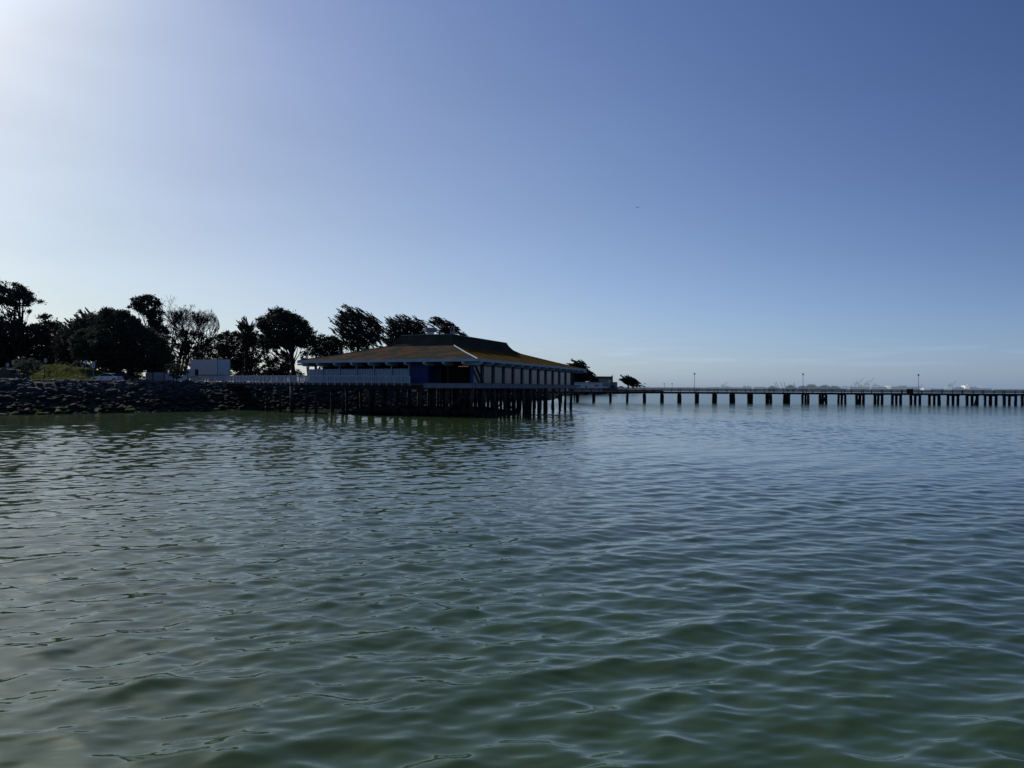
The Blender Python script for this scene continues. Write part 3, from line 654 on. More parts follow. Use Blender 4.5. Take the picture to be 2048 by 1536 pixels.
def tree(name, label, Y, poly, base, m='leaf_dark', dens=2.6, leaf=.20, n=42, rad=.8, holes=0., spray=None, trunk_r=.35, limbs=14, top=None, cat='tree', group=None, seed=1, extra=None, bark='bark', stems=1, multi=None, depthk=.9, fill=None):
    g = np.random.default_rng(seed); k = Y/F
    poly = [tuple(p) for p in poly]; xs = [p[0] for p in poly]; ys = [p[1] for p in poly]
    A = abs(sum(poly[i][0]*poly[(i+1) % len(poly)][1]-poly[(i+1) % len(poly)][0]*poly[i][1] for i in range(len(poly))))/2*k*k
    want = int(A*dens); pts = []
    hseed = seed*7.3
    while len(pts) < want:
        c = np.column_stack([g.uniform(min(xs), max(xs), 400), g.uniform(min(ys), max(ys), 400)]); c = c[in_poly(c, poly)]
        if holes:
            c = np.array([q for q in c if noise.noise(Vector((q[0]*k*.55+hseed, q[1]*k*.8, seed))) > holes-.5+0.1*math.sin(q[0])]) if len(c) else c
        pts += list(c)
        if not len(c) and g.uniform() < .001: break
    pts = np.array(pts[:want]); ed = edge_d(pts, poly)*k
    wid = (max(xs)-min(xs))*k
    ok = ed > rad*.18; pts = pts[ok]; ed = ed[ok]
    thick = np.minimum(ed*1.15+.5, wid*.45)*depthk
    dep = g.uniform(-1, 1, len(pts))*thick
    # pull clumps outward to a shell so the crown has light and dark lumps
    C = np.array([at(p[0], p[1], Y) for p in pts]); C[:,0] += C[:,0]/Y*dep*0; C[:,1] += dep
    rr = rad*g.uniform(.55, 1.15, len(C)); rr = np.minimum(rr, ed*1.0+rad*(.35 if spray is None else .75))
    axis = None
    if spray is not None:
        cx = C[:,0].mean(); ax = np.zeros_like(C); ax[:,0] = spray[0]+(C[:,0]-cx)/max(wid, 1)*spray[2]; ax[:,2] = spray[1]; ax[:,1] = g.normal(size=len(C))*.35
        ax += g.normal(size=ax.shape)*.16; ax /= np.linalg.norm(ax, axis=1, keepdims=True); axis = ax
    V, Fq = leaves(C, rr, n, leaf, g, axis)
    if fill is None: fill = 60 if spray is not None else (45 if holes < .05 else (26 if holes < .26 else 8))
    nf = int(A*fill); c = np.column_stack([g.uniform(min(xs), max(xs), nf*5), g.uniform(min(ys), max(ys), nf*5)]); c = c[in_poly(c, poly)]; e2 = edge_d(c, poly)*k
    mk = e2 > rad*(.5 if spray is None else 1.1); c = c[mk][:nf]; e2 = e2[mk][:nf]
    if len(c):
        C2 = np.array([at(p[0], p[1], Y) for p in c]); C2[:,1] += g.uniform(-1, 1, len(c))*np.minimum(e2, wid*.3)*.8
        V2, F2 = leaves(C2, np.full(len(c), .3), 1, leaf*1.35, g); V = np.vstack([V, V2]); Fq = np.vstack([Fq, F2+len(Fq)*4])
    bx, by = base; bz = at(bx, by, Y); gzv = gz(bz.x, Y); b0 = Vector((bz.x, Y, min(gzv, bz.z) if gzv > 0 else bz.z))
    T = thing(name, b0, label, cat, group)
    npmesh('crown', V, Fq, MT[m], T)
    tr = MB(); cen = Vector(C.mean(0)); tp = at(top[0], top[1], Y) if top else Vector((cen.x, Y, cen.z+1))
    trunks = [b0] if not multi else [Vector((at(mx, by, Y).x, Y+g.uniform(-1,1), b0.z)) for mx in multi]
    for ti, bb in enumerate(trunks):
        tq = tp if len(trunks) == 1 else tp+Vector((bb.x-b0.x, 0, -1))*.8
        ctrl = [bb, bb.lerp(tq, .3)+Vector((g.uniform(-.3,.3), 0, 0)), bb.lerp(tq, .65)+Vector((g.uniform(-.5,.5), 0, 0)), tq]
        tr.tube(ctrl, [trunk_r*1.25, trunk_r, trunk_r*.75, trunk_r*.3], 7)
        idx = g.choice(len(C), min(limbs, len(C)), replace=False)
        for i in idx:
            e_ = Vector(C[i]); f = g.uniform(.3, .9); st = bb.lerp(tq, f)
            if e_.z < st.z-1: st = bb.lerp(tq, .25)
            mid = st.lerp(e_, .5)+Vector((0, 0, -.12*(e_-st).length))
            tr.tube([st, mid, e_], [trunk_r*.38, trunk_r*.22, .035], 5)
    tr.build('trunk', MT[bark], T)
    return T
GT = 'dark trees along the shore'
tree('pine_tree', 'tall open pine cut by the left edge, trunks bare below a flat crown', 150, [(-50,572),(-20,560),(0,562),(16,558),(28,563),(48,575),(62,582),(66,592),(84,599),(85,606),(72,606),(62,612),(50,612),(45,622),(30,618),(15,610),(0,612),(-50,616)], (49,757), holes=.42, dens=4.2, rad=.75, trunk_r=.36, limbs=34, top=(40,600), seed=11, group=GT)
tree('pine_tree', 'second thin pine trunk with lower tier of branches beside the tall left pine', 153, [(-40,622),(0,618),(20,626),(44,618),(68,620),(55,630),(40,634),(0,640),(-40,640)], (30,757), holes=.55, dens=1.2, rad=.6, trunk_r=.22, limbs=22, top=(28,600), seed=12, group=GT)
tree('cypress_tree', 'broad black mass of foliage at the left edge below the tall pine', 146, [(-60,640),(0,634),(20,637),(42,641),(52,653),(56,680),(60,720),(62,745),(-60,748)], (10,757), dens=3.2, rad=.9, spray=(-.2,.5,1.0), seed=13, m='leaf_brown', group=GT)
tree('cypress_tree', 'dark rounded tree right of the tall left pine, in front of a small pine', 148, [(52,655),(60,645),(80,642),(95,655),(100,680),(108,700),(108,745),(50,748),(48,700)], (82,757), dens=3.2, rad=.9, seed=14, group=GT)
tree('pine_tree', 'small open domed pine peeking over the dark foliage', 168, [(78,633),(88,627),(100,626),(112,632),(120,645),(122,654),(112,664),(102,664),(94,655),(88,645),(80,641)], (105,750), holes=.45, dens=3.6, rad=.7, trunk_r=.25, limbs=18, seed=15, group=GT)
tree('cypress_tree', 'hazy grey cypress with feathery top left of the big dome tree', 162, [(124,655),(138,642),(150,632),(160,629),(163,622),(175,619),(190,622),(195,660),(180,690),(165,735),(112,735),(105,690),(118,665)], (150,752), m='leaf_grey', dens=2.8, rad=.95, spray=(-.7,.7,.3), seed=16, group=GT)
tree('dome_tree', 'big black dome shaped tree with dense crown over two short trunks', 130, [(137,682),(148,671),(158,658),(168,656),(177,662),(182,648),(178,637),(193,627),(206,618),(216,614),(235,618),(255,623),(275,638),(292,652),(310,662),(330,680),(342,694),(350,715),(346,735),(332,746),(300,741),(275,744),(255,738),(240,743),(205,739),(190,726),(165,722),(148,713),(142,700)], (250,757), m='leaf_mid', dens=4.6, rad=.8, n=50, leaf=.17, fill=110, trunk_r=.42, limbs=20, multi=[237,262,266], top=(250,690), seed=17, group=GT)
tree('low_tree', 'low dark tree filling under the right of the dome tree', 133, [(292,700),(330,705),(345,725),(340,746),(300,750),(288,735)], (315,757), dens=2.6, rad=.7, holes=.3, multi=[300,322], seed=31, group=GT)
tree('pine_tree', 'small dark headed pine between the dome tree and the bare tree', 160, [(248,614),(260,607),(266,598),(280,590),(296,588),(312,596),(322,608),(326,625),(326,645),(338,668),(318,672),(300,655),(296,640),(286,630),(272,622),(262,618)], (303,757), holes=.25, dens=4.2, rad=.7, trunk_r=.3, limbs=26, top=(303,625), seed=18, group=GT)
tree('pine_tree', 'dark crown under the bare tree left of its trunk', 158, [(305,655),(322,645),(345,662),(372,656),(400,660),(425,678),(428,692),(415,700),(385,704),(352,700),(335,688),(315,676)], (350,755), holes=.46, dens=1.6, rad=.8, trunk_r=.3, m='leaf_brown', limbs=24, seed=19, group=GT)
tree('pine_tree', 'brownish thicket tree behind and right of the box truck', 168, [(428,690),(432,672),(445,663),(470,662),(500,672),(520,680),(524,715),(514,748),(470,745),(452,725),(440,712)], (480,757), holes=.24, dens=2.8, rad=.85, m='leaf_brown', limbs=26, seed=20, group=GT, multi=[455,480,505])
tree('pine_tree', 'thin brown tree seen through the bare tree, left behind the box truck', 172, [(380,700),(405,688),(430,682),(450,698),(462,720),(462,746),(385,746),(368,725)], (415,757), holes=.30, dens=2.4, rad=.7, m='leaf_brown', limbs=30, seed=33, group=GT, multi=[395,420,445], fill=12)
tree('pine_tree', 'dark shaggy tree behind the small domed pine', 172, [(92,660),(118,655),(135,668),(140,700),(140,746),(95,746)], (116,757), holes=.1, dens=2.4, rad=.8, m='leaf_brown', limbs=16, seed=34, group=GT)
tree('fir_tree', 'pointed tree with upswept sprays between thicket and big pine', 160, [(470,651),(480,643),(488,635),(497,642),(508,651),(512,662),(524,673),(512,690),(475,686),(482,664)], (490,755), dens=5.2, rad=.75, spray=(0,.75,2.4), n=34, leaf=.15, seed=21, group=GT)
tree('pine_tree', 'big dark umbrella pine with leaning trunk left of the restaurant roof', 150, [(513,640),(522,630),(533,628),(540,619),(560,615),(580,622),(600,632),(622,652),(630,662),(630,680),(640,690),(620,696),(600,697),(585,690),(572,700),(560,694),(545,702),(525,700),(515,690),(522,665),(514,655)], (590,755), holes=.08, fill=45, dens=4.4, rad=.75, trunk_r=.48, limbs=40, top=(582,672), seed=22, group=GT)
tree('pine_tree', 'scraggy half bare tree left of the big pine trunk', 156, [(522,692),(545,700),(570,703),(590,712),(585,735),(565,748),(530,750),(515,730)], (545,757), holes=.50, dens=1.7, rad=.6, trunk_r=.2, limbs=40, m='leaf_brown', seed=23, group=GT, multi=[535,560,575])
tree('pine_tree', 'dark bushy tree low behind the left end of the restaurant roof', 172, [(626,672),(640,667),(655,672),(668,671),(682,679),(690,700),(684,712),(650,716),(628,712),(612,702)], (650,757), holes=.20, dens=3.6, rad=.75, limbs=24, seed=24, group=GT, multi=[630,655,672])
tree('pine_tree', 'thin leaved small tree between big pine trunk and roof edge', 160, [(598,700),(640,705),(640,722),(610,724),(600,715)], (617,755), holes=.55, dens=1.5, rad=.5, trunk_r=.15, limbs=30, seed=25, group=GT)
tree('cypress_tree', 'windswept cypress with feathery sprays, tallest behind the restaurant', 175, [(668,668),(661,662),(672,655),(660,640),(674,636),(679,624),(685,613),(694,609),(709,616),(729,620),(741,628),(755,634),(767,647),(772,661),(766,682),(750,697),(700,705),(681,692),(684,678)], (715,757), dens=4.2, rad=1.0, spray=(-.75,.62,.25), n=38, leaf=.15, holes=.12, trunk_r=.45, limbs=30, seed=26, group=GT)
tree('cypress_tree', 'broad layered cypress just left of the roof fan', 182, [(770,640),(775,635),(790,632),(800,634),(808,628),(820,634),(838,636),(850,642),(856,655),(858,675),(810,680),(795,700),(765,700),(768,672),(773,660),(768,650)], (812,757), dens=4.4, rad=1.0, spray=(-.8,.55,.2), n=38, leaf=.15, trunk_r=.4, seed=27, group=GT)
tree('cypress_tree', 'small arched cypress rising over the right part of the upper roof', 182, [(854,643),(866,635),(875,631),(890,637),(902,643),(912,652),(922,660),(932,667),(928,674),(900,676),(878,670),(868,657),(858,651)], (890,757), dens=4.4, rad=.85, spray=(-.75,.35,.2), n=36, leaf=.14, holes=.22, trunk_r=.35, seed=28, group=GT)
tree('cypress_tree', 'dark wedge shaped tree beyond the right end of the restaurant', 450, [(1141,722),(1150,719),(1160,724),(1166,721),(1175,732),(1185,742),(1192,752),(1195,760),(1202,765),(1190,768),(1140,768),(1120,740)], (1165,777), m='leaf_far', dens=1.1, rad=1.9, n=46, leaf=.45, spray=(-.8,.4,.3), seed=29, group='wind bent trees on the far bank')
tree('cypress_tree', 'wind bent tree standing alone on the far bank behind the pier', 560, [(1244,746),(1256,751),(1270,757),(1280,765),(1288,773),(1265,773),(1252,769),(1243,763),(1239,760),(1247,757),(1241,752),(1248,752)], (1262,777), m='leaf_far', dens=1.1, rad=1.8, n=46, leaf=.5, spray=(-.85,.4,.2), limbs=6, trunk_r=.6, seed=30, group='wind bent trees on the far bank', multi=[1256,1266])
tree('shrub', 'grey green rounded shrub beside the dark pickup', 112, [(28,728),(36,719),(48,715),(62,715),(74,722),(85,732),(84,740),(72,742),(66,750),(58,757),(45,757),(40,745),(28,742)], (55,758), m='leaf_grey', dens=9, rad=.35, n=40, leaf=.10, trunk_r=.08, cat='shrub', seed=41)
tree('shrub', 'dark rounded bush in front of the white cabinet', 121, [(328,735),(338,727),(350,724),(364,728),(376,737),(379,748),(370,750),(360,757),(345,757),(340,748),(330,744)], (352,758), m='leaf_mid', dens=8, rad=.4, n=36, leaf=.12, trunk_r=.09, holes=.15, cat='bush', seed=42)
tree('shrub', 'low yellow-green weedy shrub on the edge of the grass bank', 113, [(88,740),(96,734),(106,736),(108,742),(100,747),(90,747)], (96,757), m='grass', dens=9, rad=.25, n=26, leaf=.09, trunk_r=.04, cat='shrub', seed=43)
tree('shrub', 'small dark tuft on the crest of the grass mound', 126, [(130,739),(136,735),(143,736),(148,741),(142,744),(132,744)], (139,745), m='leaf_mid', dens=9, rad=.3, n=26, leaf=.1, trunk_r=.04, cat='shrub', seed=44)
tree('hedge', 'low dark hedge beyond the causeway below the big pine', 160, [(465,748),(480,742),(510,740),(525,735),(545,742),(575,744),(598,738),(608,745),(606,755),(465,755)], (530,757), m='leaf_dark', dens=3.5, rad=.6, n=40, leaf=.15, trunk_r=.1, cat='hedge', seed=45)
tree('hedge', 'low shadowy hedge at the back of the grass bank under the trees', 150, [(60,742),(110,728),(160,722),(215,726),(245,735),(290,744),(288,757),(60,757)], (160,757), m='leaf_mid', dens=2.6, rad=.8, n=40, leaf=.2, trunk_r=.1, cat='hedge', seed=46, holes=.1)
def bare_tree():
    rr = random.Random(4); Y = 160; T = thing('bare_tree', at(360, 752, Y), 'leafless vase shaped tree with fine upright twigs, browner than its neighbours', 'tree', GT)
    tr = MB(); tw = MB(); k = Y/F
    outline = [(322,600),(326,592),(345,588),(362,595),(380,599),(400,604),(418,612),(428,625),(436,640),(440,655),(432,668),(322,660)]
    def grow(p, d, L, r, lev):
        e = p+d*L; ins = in_poly(np.array([[1024+F*e.x/e.y, 776-(e.z-H)/e.y*F-2]]), [(300,760),(318,600)]+outline[1:10]+[(432,672),(400,760)])[0]
        if lev > 3 and not ins: return
        r = max(r, .028); q = tr if r > .07 else tw
        q.tube([p, p.lerp(e, .5)+Vector((rr.uniform(-.06,.06)*L, 0, rr.uniform(-.03,.03)*L)), e], [r, r*.85, r*.7], 5 if r > .07 else 3, cap=False)
        if lev >= 8: return
        nb = 2 if lev < 3 else rr.choice([2, 2, 2, 3])
        for i in range(nb):
            a = Vector((rr.gauss(0, .42), rr.gauss(0, .42), 0)); nd = (d+a+Vector((0,0,.20))).normalized()
            grow(e, nd, L*rr.uniform(.66,.88), r*.69, lev+1)
    for px, lean in ((346, -.22), (355, .0), (368, .22), (382, .36), (362,.12), (377,.52), (388,.44), (372,.02)):
        grow(at(px, 752, Y+rr.uniform(-2, 2)), Vector((lean, rr.uniform(-.1,.1), 1)).normalized(), 3.9, .26, 0)
    tr.build('trunk', MT['barkbrown'], T); tw.build('twigs', MT['barkbrown'], T)
bare_tree()

# ------------------------------------------------------------------ grass on the bank
def grass():
    g = np.random.default_rng(8); P = []
    for (px0, px1, Y0, Y1, n) in ((60, 205, 113, 134, 9000), (205, 345, 119, 150, 5000), (400, 640, 142, 170, 3500)):
        Y = g.uniform(Y0, Y1, n); px = g.uniform(px0, px1, n); P.append(np.column_stack([Y*(px-1024)/F, Y]))
    P = np.vstack(P); d = shore_dist(P); P = P[d > 8.3]; z = ground_z(P); K = len(P)
    c = np.column_stack([P, z]); h = g.uniform(.15, .45, K)*(1+.6*np.sin(P[:,0]*.9)*np.sin(P[:,1]*.7)); a = g.uniform(0, 6.28, K); w_ = .10
    dx = np.cos(a)*w_; dy = np.sin(a)*w_; lean = g.normal(size=(K, 2))*.12
    V = np.stack([c-np.column_stack([dx, dy, 0*dx]), c+np.column_stack([dx, dy, 0*dx]), c+np.column_stack([lean, h])], 1).reshape(-1, 3)
    o = npmesh('grass', V, np.arange(K*3).reshape(-1, 3), MT['grass'], nv=3); tag(o, 'yellow-green grass on the bank above the boulders', 'grass', kind='stuff')
grass()

# ------------------------------------------------------------------ vehicles
def car(name, label, loc, rz, body, glass, prof, green, L, Wd, cat='car', group=None, rack=False, wheels=(.78, -.80), wr=.33):
    T = thing(name, loc, label, cat, group, rz); R = wmat(T)
    def loft(prof, wlow, whigh, zb, zt):
        q = MB(); n = len(prof); vs = []
        for s in (-1, 1):
            for x, z in prof:
                t = min(1, max(0, (z-zb)/(zt-zb))); w_ = wlow+(whigh-wlow)*t; vs.append(R @ Vector((x, s*w_/2, z)))
        q.add(vs, [tuple(range(n))[::-1], tuple(range(n, 2*n))]+[(k, (k+1) % n, n+(k+1) % n, n+k) for k in range(n)]); return q
    o = loft(prof, Wd, Wd*.94, .3, 1.0).build('body', body, T)
    gz0, gz1 = green[0][1], max(p[1] for p in green)
    loft(green, Wd*.93, Wd*.74, gz0, gz1).build('cabin', body, T)
    n = len(green); q = MB()   # window band slightly proud of cabin
    cxg = sum(p[0] for p in green)/n; zt = gz0+(gz1-gz0)*.86
    gw = [(cxg+(x-cxg)*.90, gz0+.03 if z <= gz0+.01 else zt) for x, z in green]
    loft(gw, Wd*.945, Wd*.79, gz0, gz1).build('side_windows', glass, T)
    gf = [(cxg+(x-cxg)*1.012, gz0+.04 if z <= gz0+.01 else zt) for x, z in green]
    loft(gf, Wd*.82, Wd*.66, gz0, gz1).build('windscreen', glass, T)
    for i, x in enumerate((L/2*wheels[0]-.1, L/2*wheels[1]+.1)):
        for s in (-1, 1):
            c = Vector((x, s*(Wd/2-.08), wr)); q = MB(); q.tube([R @ (c+Vector((0,-.11,0))), R @ (c+Vector((0,.11,0)))], wr, 16); w_ = q.build('wheel', MT['tyre'], T)
            q = MB(); q.tube([R @ (c+Vector((0,-.12,0))), R @ (c+Vector((0,.12,0)))], wr*.6, 10); q.build('rim', MT['metal'], w_)
    for s in (-1, 1):
        q = MB(); q.box(R @ Vector((L/2-.06, s*Wd*.36, .72)), (.14, .34, .15), rz=rz); q.build('headlight', MT['lamp'], T)
        q = MB(); q.box(R @ Vector((-L/2+.05, s*Wd*.38, .80)), (.12, .26, .16), rz=rz); q.build('tail_light', MT['red'], T)
        q = MB(); q.box(R @ Vector((L*.14, s*(Wd/2+.09), .98)), (.12, .18, .14), rz=rz); q.build('mirror', body, T)
    q = MB(); q.box(R @ Vector((L/2+.01, 0, .42)), (.14, Wd*.9, .18), rz=rz); q.box(R @ Vector((-L/2-.01, 0, .45)), (.14, Wd*.9, .18), rz=rz); q.build('bumper', MT['greymetal'], T)
    for x in (-.35, .75):
        for s in (-1, 1):
            q = MB(); q.box(R @ Vector((x, s*Wd*.5, .62)), (.92, .03, .5), rz=rz); dd = q.build('door', body, T)
            q = MB(); q.box(R @ Vector((x-.32, s*(Wd*.5+.03), .80)), (.18, .03, .035), rz=rz); q.build('handle', MT['greymetal'], dd)
    if rack:
        q = MB()
        for s in (-1, 1): q.bar(R @ Vector((-1.2, s*.62, gz1+.14)), R @ Vector((1.0, s*.62, gz1+.14)), .06, .06)
        for x in (-1.0, 0, .8): q.bar(R @ Vector((x, -.66, gz1+.16)), R @ Vector((x, .66, gz1+.16)), .08, .05)
        q.build('roof_rack', MT['metal'], T)
    return T
sedan = [(-2.25,.30),(-2.28,.62),(-2.2,.92),(-1.55,.98),(.95,.96),(1.6,.90),(2.1,.78),(2.28,.60),(2.27,.30)]
sedan_g = [(-1.75,.95),(-1.0,1.38),(-.3,1.46),(.35,1.40),(1.15,.95)]
suv = [(-2.4,.40),(-2.45,.8),(-2.42,1.12),(.9,1.12),(1.7,1.08),(2.25,1.0),(2.42,.85),(2.44,.42)]
suv_g = [(-2.3,1.1),(-2.1,1.78),(-.3,1.84),(.45,1.76),(1.05,1.1)]
gx = XA(12, 112)
def ground_on(px, Y): x = XA(px, Y); return Vector((x, Y, gz(x, Y)))
def put(px, py, Y): return at(px, py, Y)
car('parked_suv', 'dark four wheel drive with pale roof rack at the left edge', put(22, 761.5, 112), math.radians(-6), MT['cardark'], MT['carglass'], suv, suv_g, 4.9, 1.95, rack=True, wr=.38)
car('parked_car', 'white saloon parked under the dome tree beside the sign post', put(215, 764, 119), math.radians(176), MT['carwhite'], MT['carglass'], sedan, sedan_g, 4.56, 1.8, group='cars parked on the shore')
car('parked_car', 'white car mostly hidden behind the grass mound left of the saloon', put(178, 762.5, 134), math.radians(172), MT['carwhite'], MT['carglass'], sedan, sedan_g, 4.56, 1.8, group='cars parked on the shore')
car('parked_car', 'dark car nose to tail behind the white saloon under the dome tree', put(246, 763, 123), math.radians(178), MT['cardark'], MT['carglass'], sedan, sedan_g, 4.56, 1.8, group='cars parked on the shore')
for px, Y, m_, lab in ((1211, 455, 'carwhite', 'tiny white car right of the low white building'), (1223, 462, 'cardark', 'tiny dark car in front of the grey two storey building'), (1241, 475, 'carsilver', 'tiny silver car left of the lone wind bent tree')):
    car('parked_car', lab, put(px, 776.5, Y), math.radians(170), MT[m_], MT['carglass'], suv if m_ != 'carsilver' else sedan, suv_g if m_ != 'carsilver' else sedan_g, 4.8, 1.9, group='cars parked on the far bank')

def truck():
    Y = 148; b = at(434, 757, Y); T = thing('box_truck', b, 'white box truck seen from behind, its rear roller door toward the causeway', 'truck')
    # rear face spans px 434..460, side spans 380..434 (going away to the left)
    z0 = at(434, 750, Y).z; z1 = at(434, 718, Y).z
    A = Vector((XA(434, Y), Y, 0)); Rr = Vector((XA(460.5, Y+.25), Y+.25, 0)); Lf = Vector((XA(380, Y+4.4), Y+4.4, 0))
    dr = Rr-A; dl = Lf-A
    def quadbox(q, a, e1, e2, za, zb):
        vs = [a+e1*i+e2*j+Vector((0,0,z)) for i in (0,1) for j in (0,1) for z in (za, zb)]
        q.add(vs, [(0,1,3,2),(4,6,7,5),(0,4,5,1),(2,3,7,6),(0,2,6,4),(1,5,7,3)])
    q = MB(); quadbox(q, A, dr, dl, z0, z1); q.build('cargo_box', MT['truckside'], T)
    nr = Vector((dr.y, -dr.x, 0)).normalized()
    if nr.y > 0: nr = -nr
    q = MB(); quadbox(q, A+dr*.06+nr*.03, dr*.88, -nr*.02, z0+.12, z1-.16); dq = q.build('rear_door', MT['truckrear'], T)
    q = MB()
    for k in range(1, 8): z = z0+.12+(z1-z0-.28)*k/8; quadbox(q, A+dr*.06+nr*.04, dr*.88, -nr*.008, z, z+.02)
    q.build('door_slats', MT['greymetal'], dq)
    q = MB(); quadbox(q, A+dr*.2+nr*.05, dr*.13, -nr*.02, z0+.3, z0+.42); q.build('latch', MT['greymetal'], dq)
    q = MB(); quadbox(q, A+nr*.06, dr*.055, -nr*.06, z0, z1); quadbox(q, A+dr*.945+nr*.06, dr*.055, -nr*.06, z0, z1); quadbox(q, A+nr*.06, dr, -nr*.06, z1-.12, z1+.03); q.build('rear_frame', MT['carsilver'], T)
    nl = Vector((dl.y, -dl.x, 0)).normalized()
    if nl.y > 0: nl = -nl
    q = MB(); quadbox(q, A+nl*.03, dl, -nl*.04, z1-.08, z1+.02); quadbox(q, A+nl*.03, dl, -nl*.04, z0-.02, z0+.1)
    k = .08
    while k < 1: quadbox(q, A+dl*k+nl*.012, dl*.004, -nl*.01, z0+.1, z1-.08); k += .1
    q.build('side_trim', MT['greymetal'], T)
    q = MB(); quadbox(q, A+nr*.05+dr*.05, dr*.9, dl*1.15, z0-.35, z0-.02); q.build('chassis', MT['black'], T)
    q = MB(); quadbox(q, A+nr*.25, dr, -nr*.15, z0-.45, z0-.25); q.build('bumper', MT['black'], T)
    C = A+dl*1.03; q = MB(); quadbox(q, C+dr*.06, dr*.88, dl*.24, z0-.3, z0+1.35); q.build('cab', MT['carwhite'], T)
    q = MB(); quadbox(q, C+dr*.045+dl*.05, dr*.03, dl*.12, z0+.45, z0+1.1); q.build('side_window', MT['carglass'], T)
    for f in (.18, 1.12):
        for g_ in (.02, .86):
            c = A+dl*f+dr*g_+Vector((0,0,z0-.62)); w_ = dr.normalized()*.28
            q = MB(); q.tube([c, c+w_], .46, 16); wh = q.build('wheel', MT['tyre'], T); q = MB(); q.tube([c-w_*.05, c+w_*1.05], .24, 10); q.build('rim', MT['metal'], wh)
    for f in (.03, .9):
        q = MB(); quadbox(q, A+dr*f+nr*.08, dr*.07, -nr*.05, z0-.2, z0-.08); q.build('tail_light', MT['red'], T)
truck()
# white cabinet, panel fence
def cabinet():
    b = at(376, 757, 138); T = thing('utility_cabinet', b, 'white cabinet standing in front of the left end of the box truck', 'cabinet')
    x0, x1 = XA(376, 138), XA(390, 138); z1 = at(376, 738.5, 138).z
    q = MB(); q.box(((x0+x1)/2, 138.6, (b.z+z1)/2), (x1-x0, 1.2, z1-b.z)); q.build('housing', MT['whitepaint'], T)
    q = MB(); q.box(((x0+x1)/2, 137.98, (b.z+z1)/2), ((x1-x0)*.9, .03, (z1-b.z)*.86)); q.build('door', MT['truckrear'], T)
    q = MB(); q.box((x1+.05, 138.6, (b.z+z1)/2), (.1, 1.24, z1-b.z+.04)); q.build('edge_post', MT['black'], T)
cabinet()
def panel_fence():
    T = thing('panel_fence', at(330, 758, 126), 'low run of dull white panels behind the rocks under the trees', 'fence')
    for x0, x1, yt, m_ in ((291, 305.5, 745, 'fargrey'), (307, 328.5, 744.5, 'fargrey'), (330, 347, 745.5, 'rail'), (348, 375, 751, 'whitepaint')):
        a = at(x0, 762, 126); b = at(x1, 762, 126); zt = at(x0, yt, 126).z
        q = MB(); q.box(((a.x+b.x)/2, 126, (a.z+zt)/2), (b.x-a.x, .08, zt-a.z))
        for k in range(1, 8): q.box((a.x+(b.x-a.x)*k/8, 125.95, (a.z+zt)/2), (.04, .03, zt-a.z))
        q.build('panel', MT[m_], T)
        q = MB(); q.box((b.x+.05, 125.98, (a.z+zt)/2), (.12, .14, zt-a.z+.05)); q.build('post', MT['black'], T)
panel_fence()

# signs
SG = 'small signs on posts above the rocky bank'
def sign(px, x0, x1, y0, y1, yb, Y, m_, lab, two=False):
    T = thing('sign_post', at(px, yb, Y), lab, 'sign', SG)
    q = MB(); q.tube([at(px, yb+1, Y+.08), at(px, y0, Y+.08)], .05, 6); q.build('pole', MT['greymetal'], T)
    a = at(x0, y1, Y); b = at(x1, y0, Y); w_ = b.x-a.x
    if two: 
        for f in (0, .6): q = MB(); q.box((a.x+w_*(f+.2), Y, (a.z+b.z)/2), (w_*.4, .03, b.z-a.z)); q.build('panel', MT[m_], T)
    else:
        q = MB(); q.box(((a.x+b.x)/2, Y, (a.z+b.z)/2), (w_, .03, b.z-a.z)); p = q.build('panel', MT[m_], T)
        q = MB(); q.box(((a.x+b.x)/2, Y-.025, (a.z+b.z)/2+.02), (w_*.12, .01, (b.z-a.z)*.7)); q.build('marking', MT['greymetal'], p)
sign(187, 183.5, 190, 723.5, 736, 760, 114, 'sign', 'tallest pale sign on a post right beside the white saloon')
sign(171.5, 169, 174.2, 721, 728, 758, 116, 'sign', 'narrow pale sign on a post just left of the tallest sign')
sign(165, 162, 168, 729.5, 735.5, 746, 132, 'signwhite', 'small squarish sign on the grass mound')
sign(153, 151.5, 155, 731, 736, 744, 140, 'signwhite', 'tiny pale sign furthest back, left of the squarish sign')
sign(176, 174.5, 178, 735, 740, 752, 138, 'signwhite', 'tiny low sign between the narrow sign and the tallest sign')
sign(91, 88, 94, 717, 725, 757, 126, 'signwhite', 'pair of narrow panels on one post right of the grey green shrub', True)
sign(27, 23.5, 30, 720.5, 729, 750, 130, 'signwhite', 'dim panel behind the grey green shrub')
sign(14.5, 12, 18, 726, 733, 750, 130, 'signwhite', 'dim panel above the roof rack of the dark vehicle')
T = thing('wooden_stake', at(89, 758, 113), 'short dark stake in the weeds at the left end of the grass bank', 'stake')
q = MB(); q.tube([at(89, 760, 113), at(89.3, 738, 113)], [.07, .05], 6); q.build('stake', MT['bark'], T)

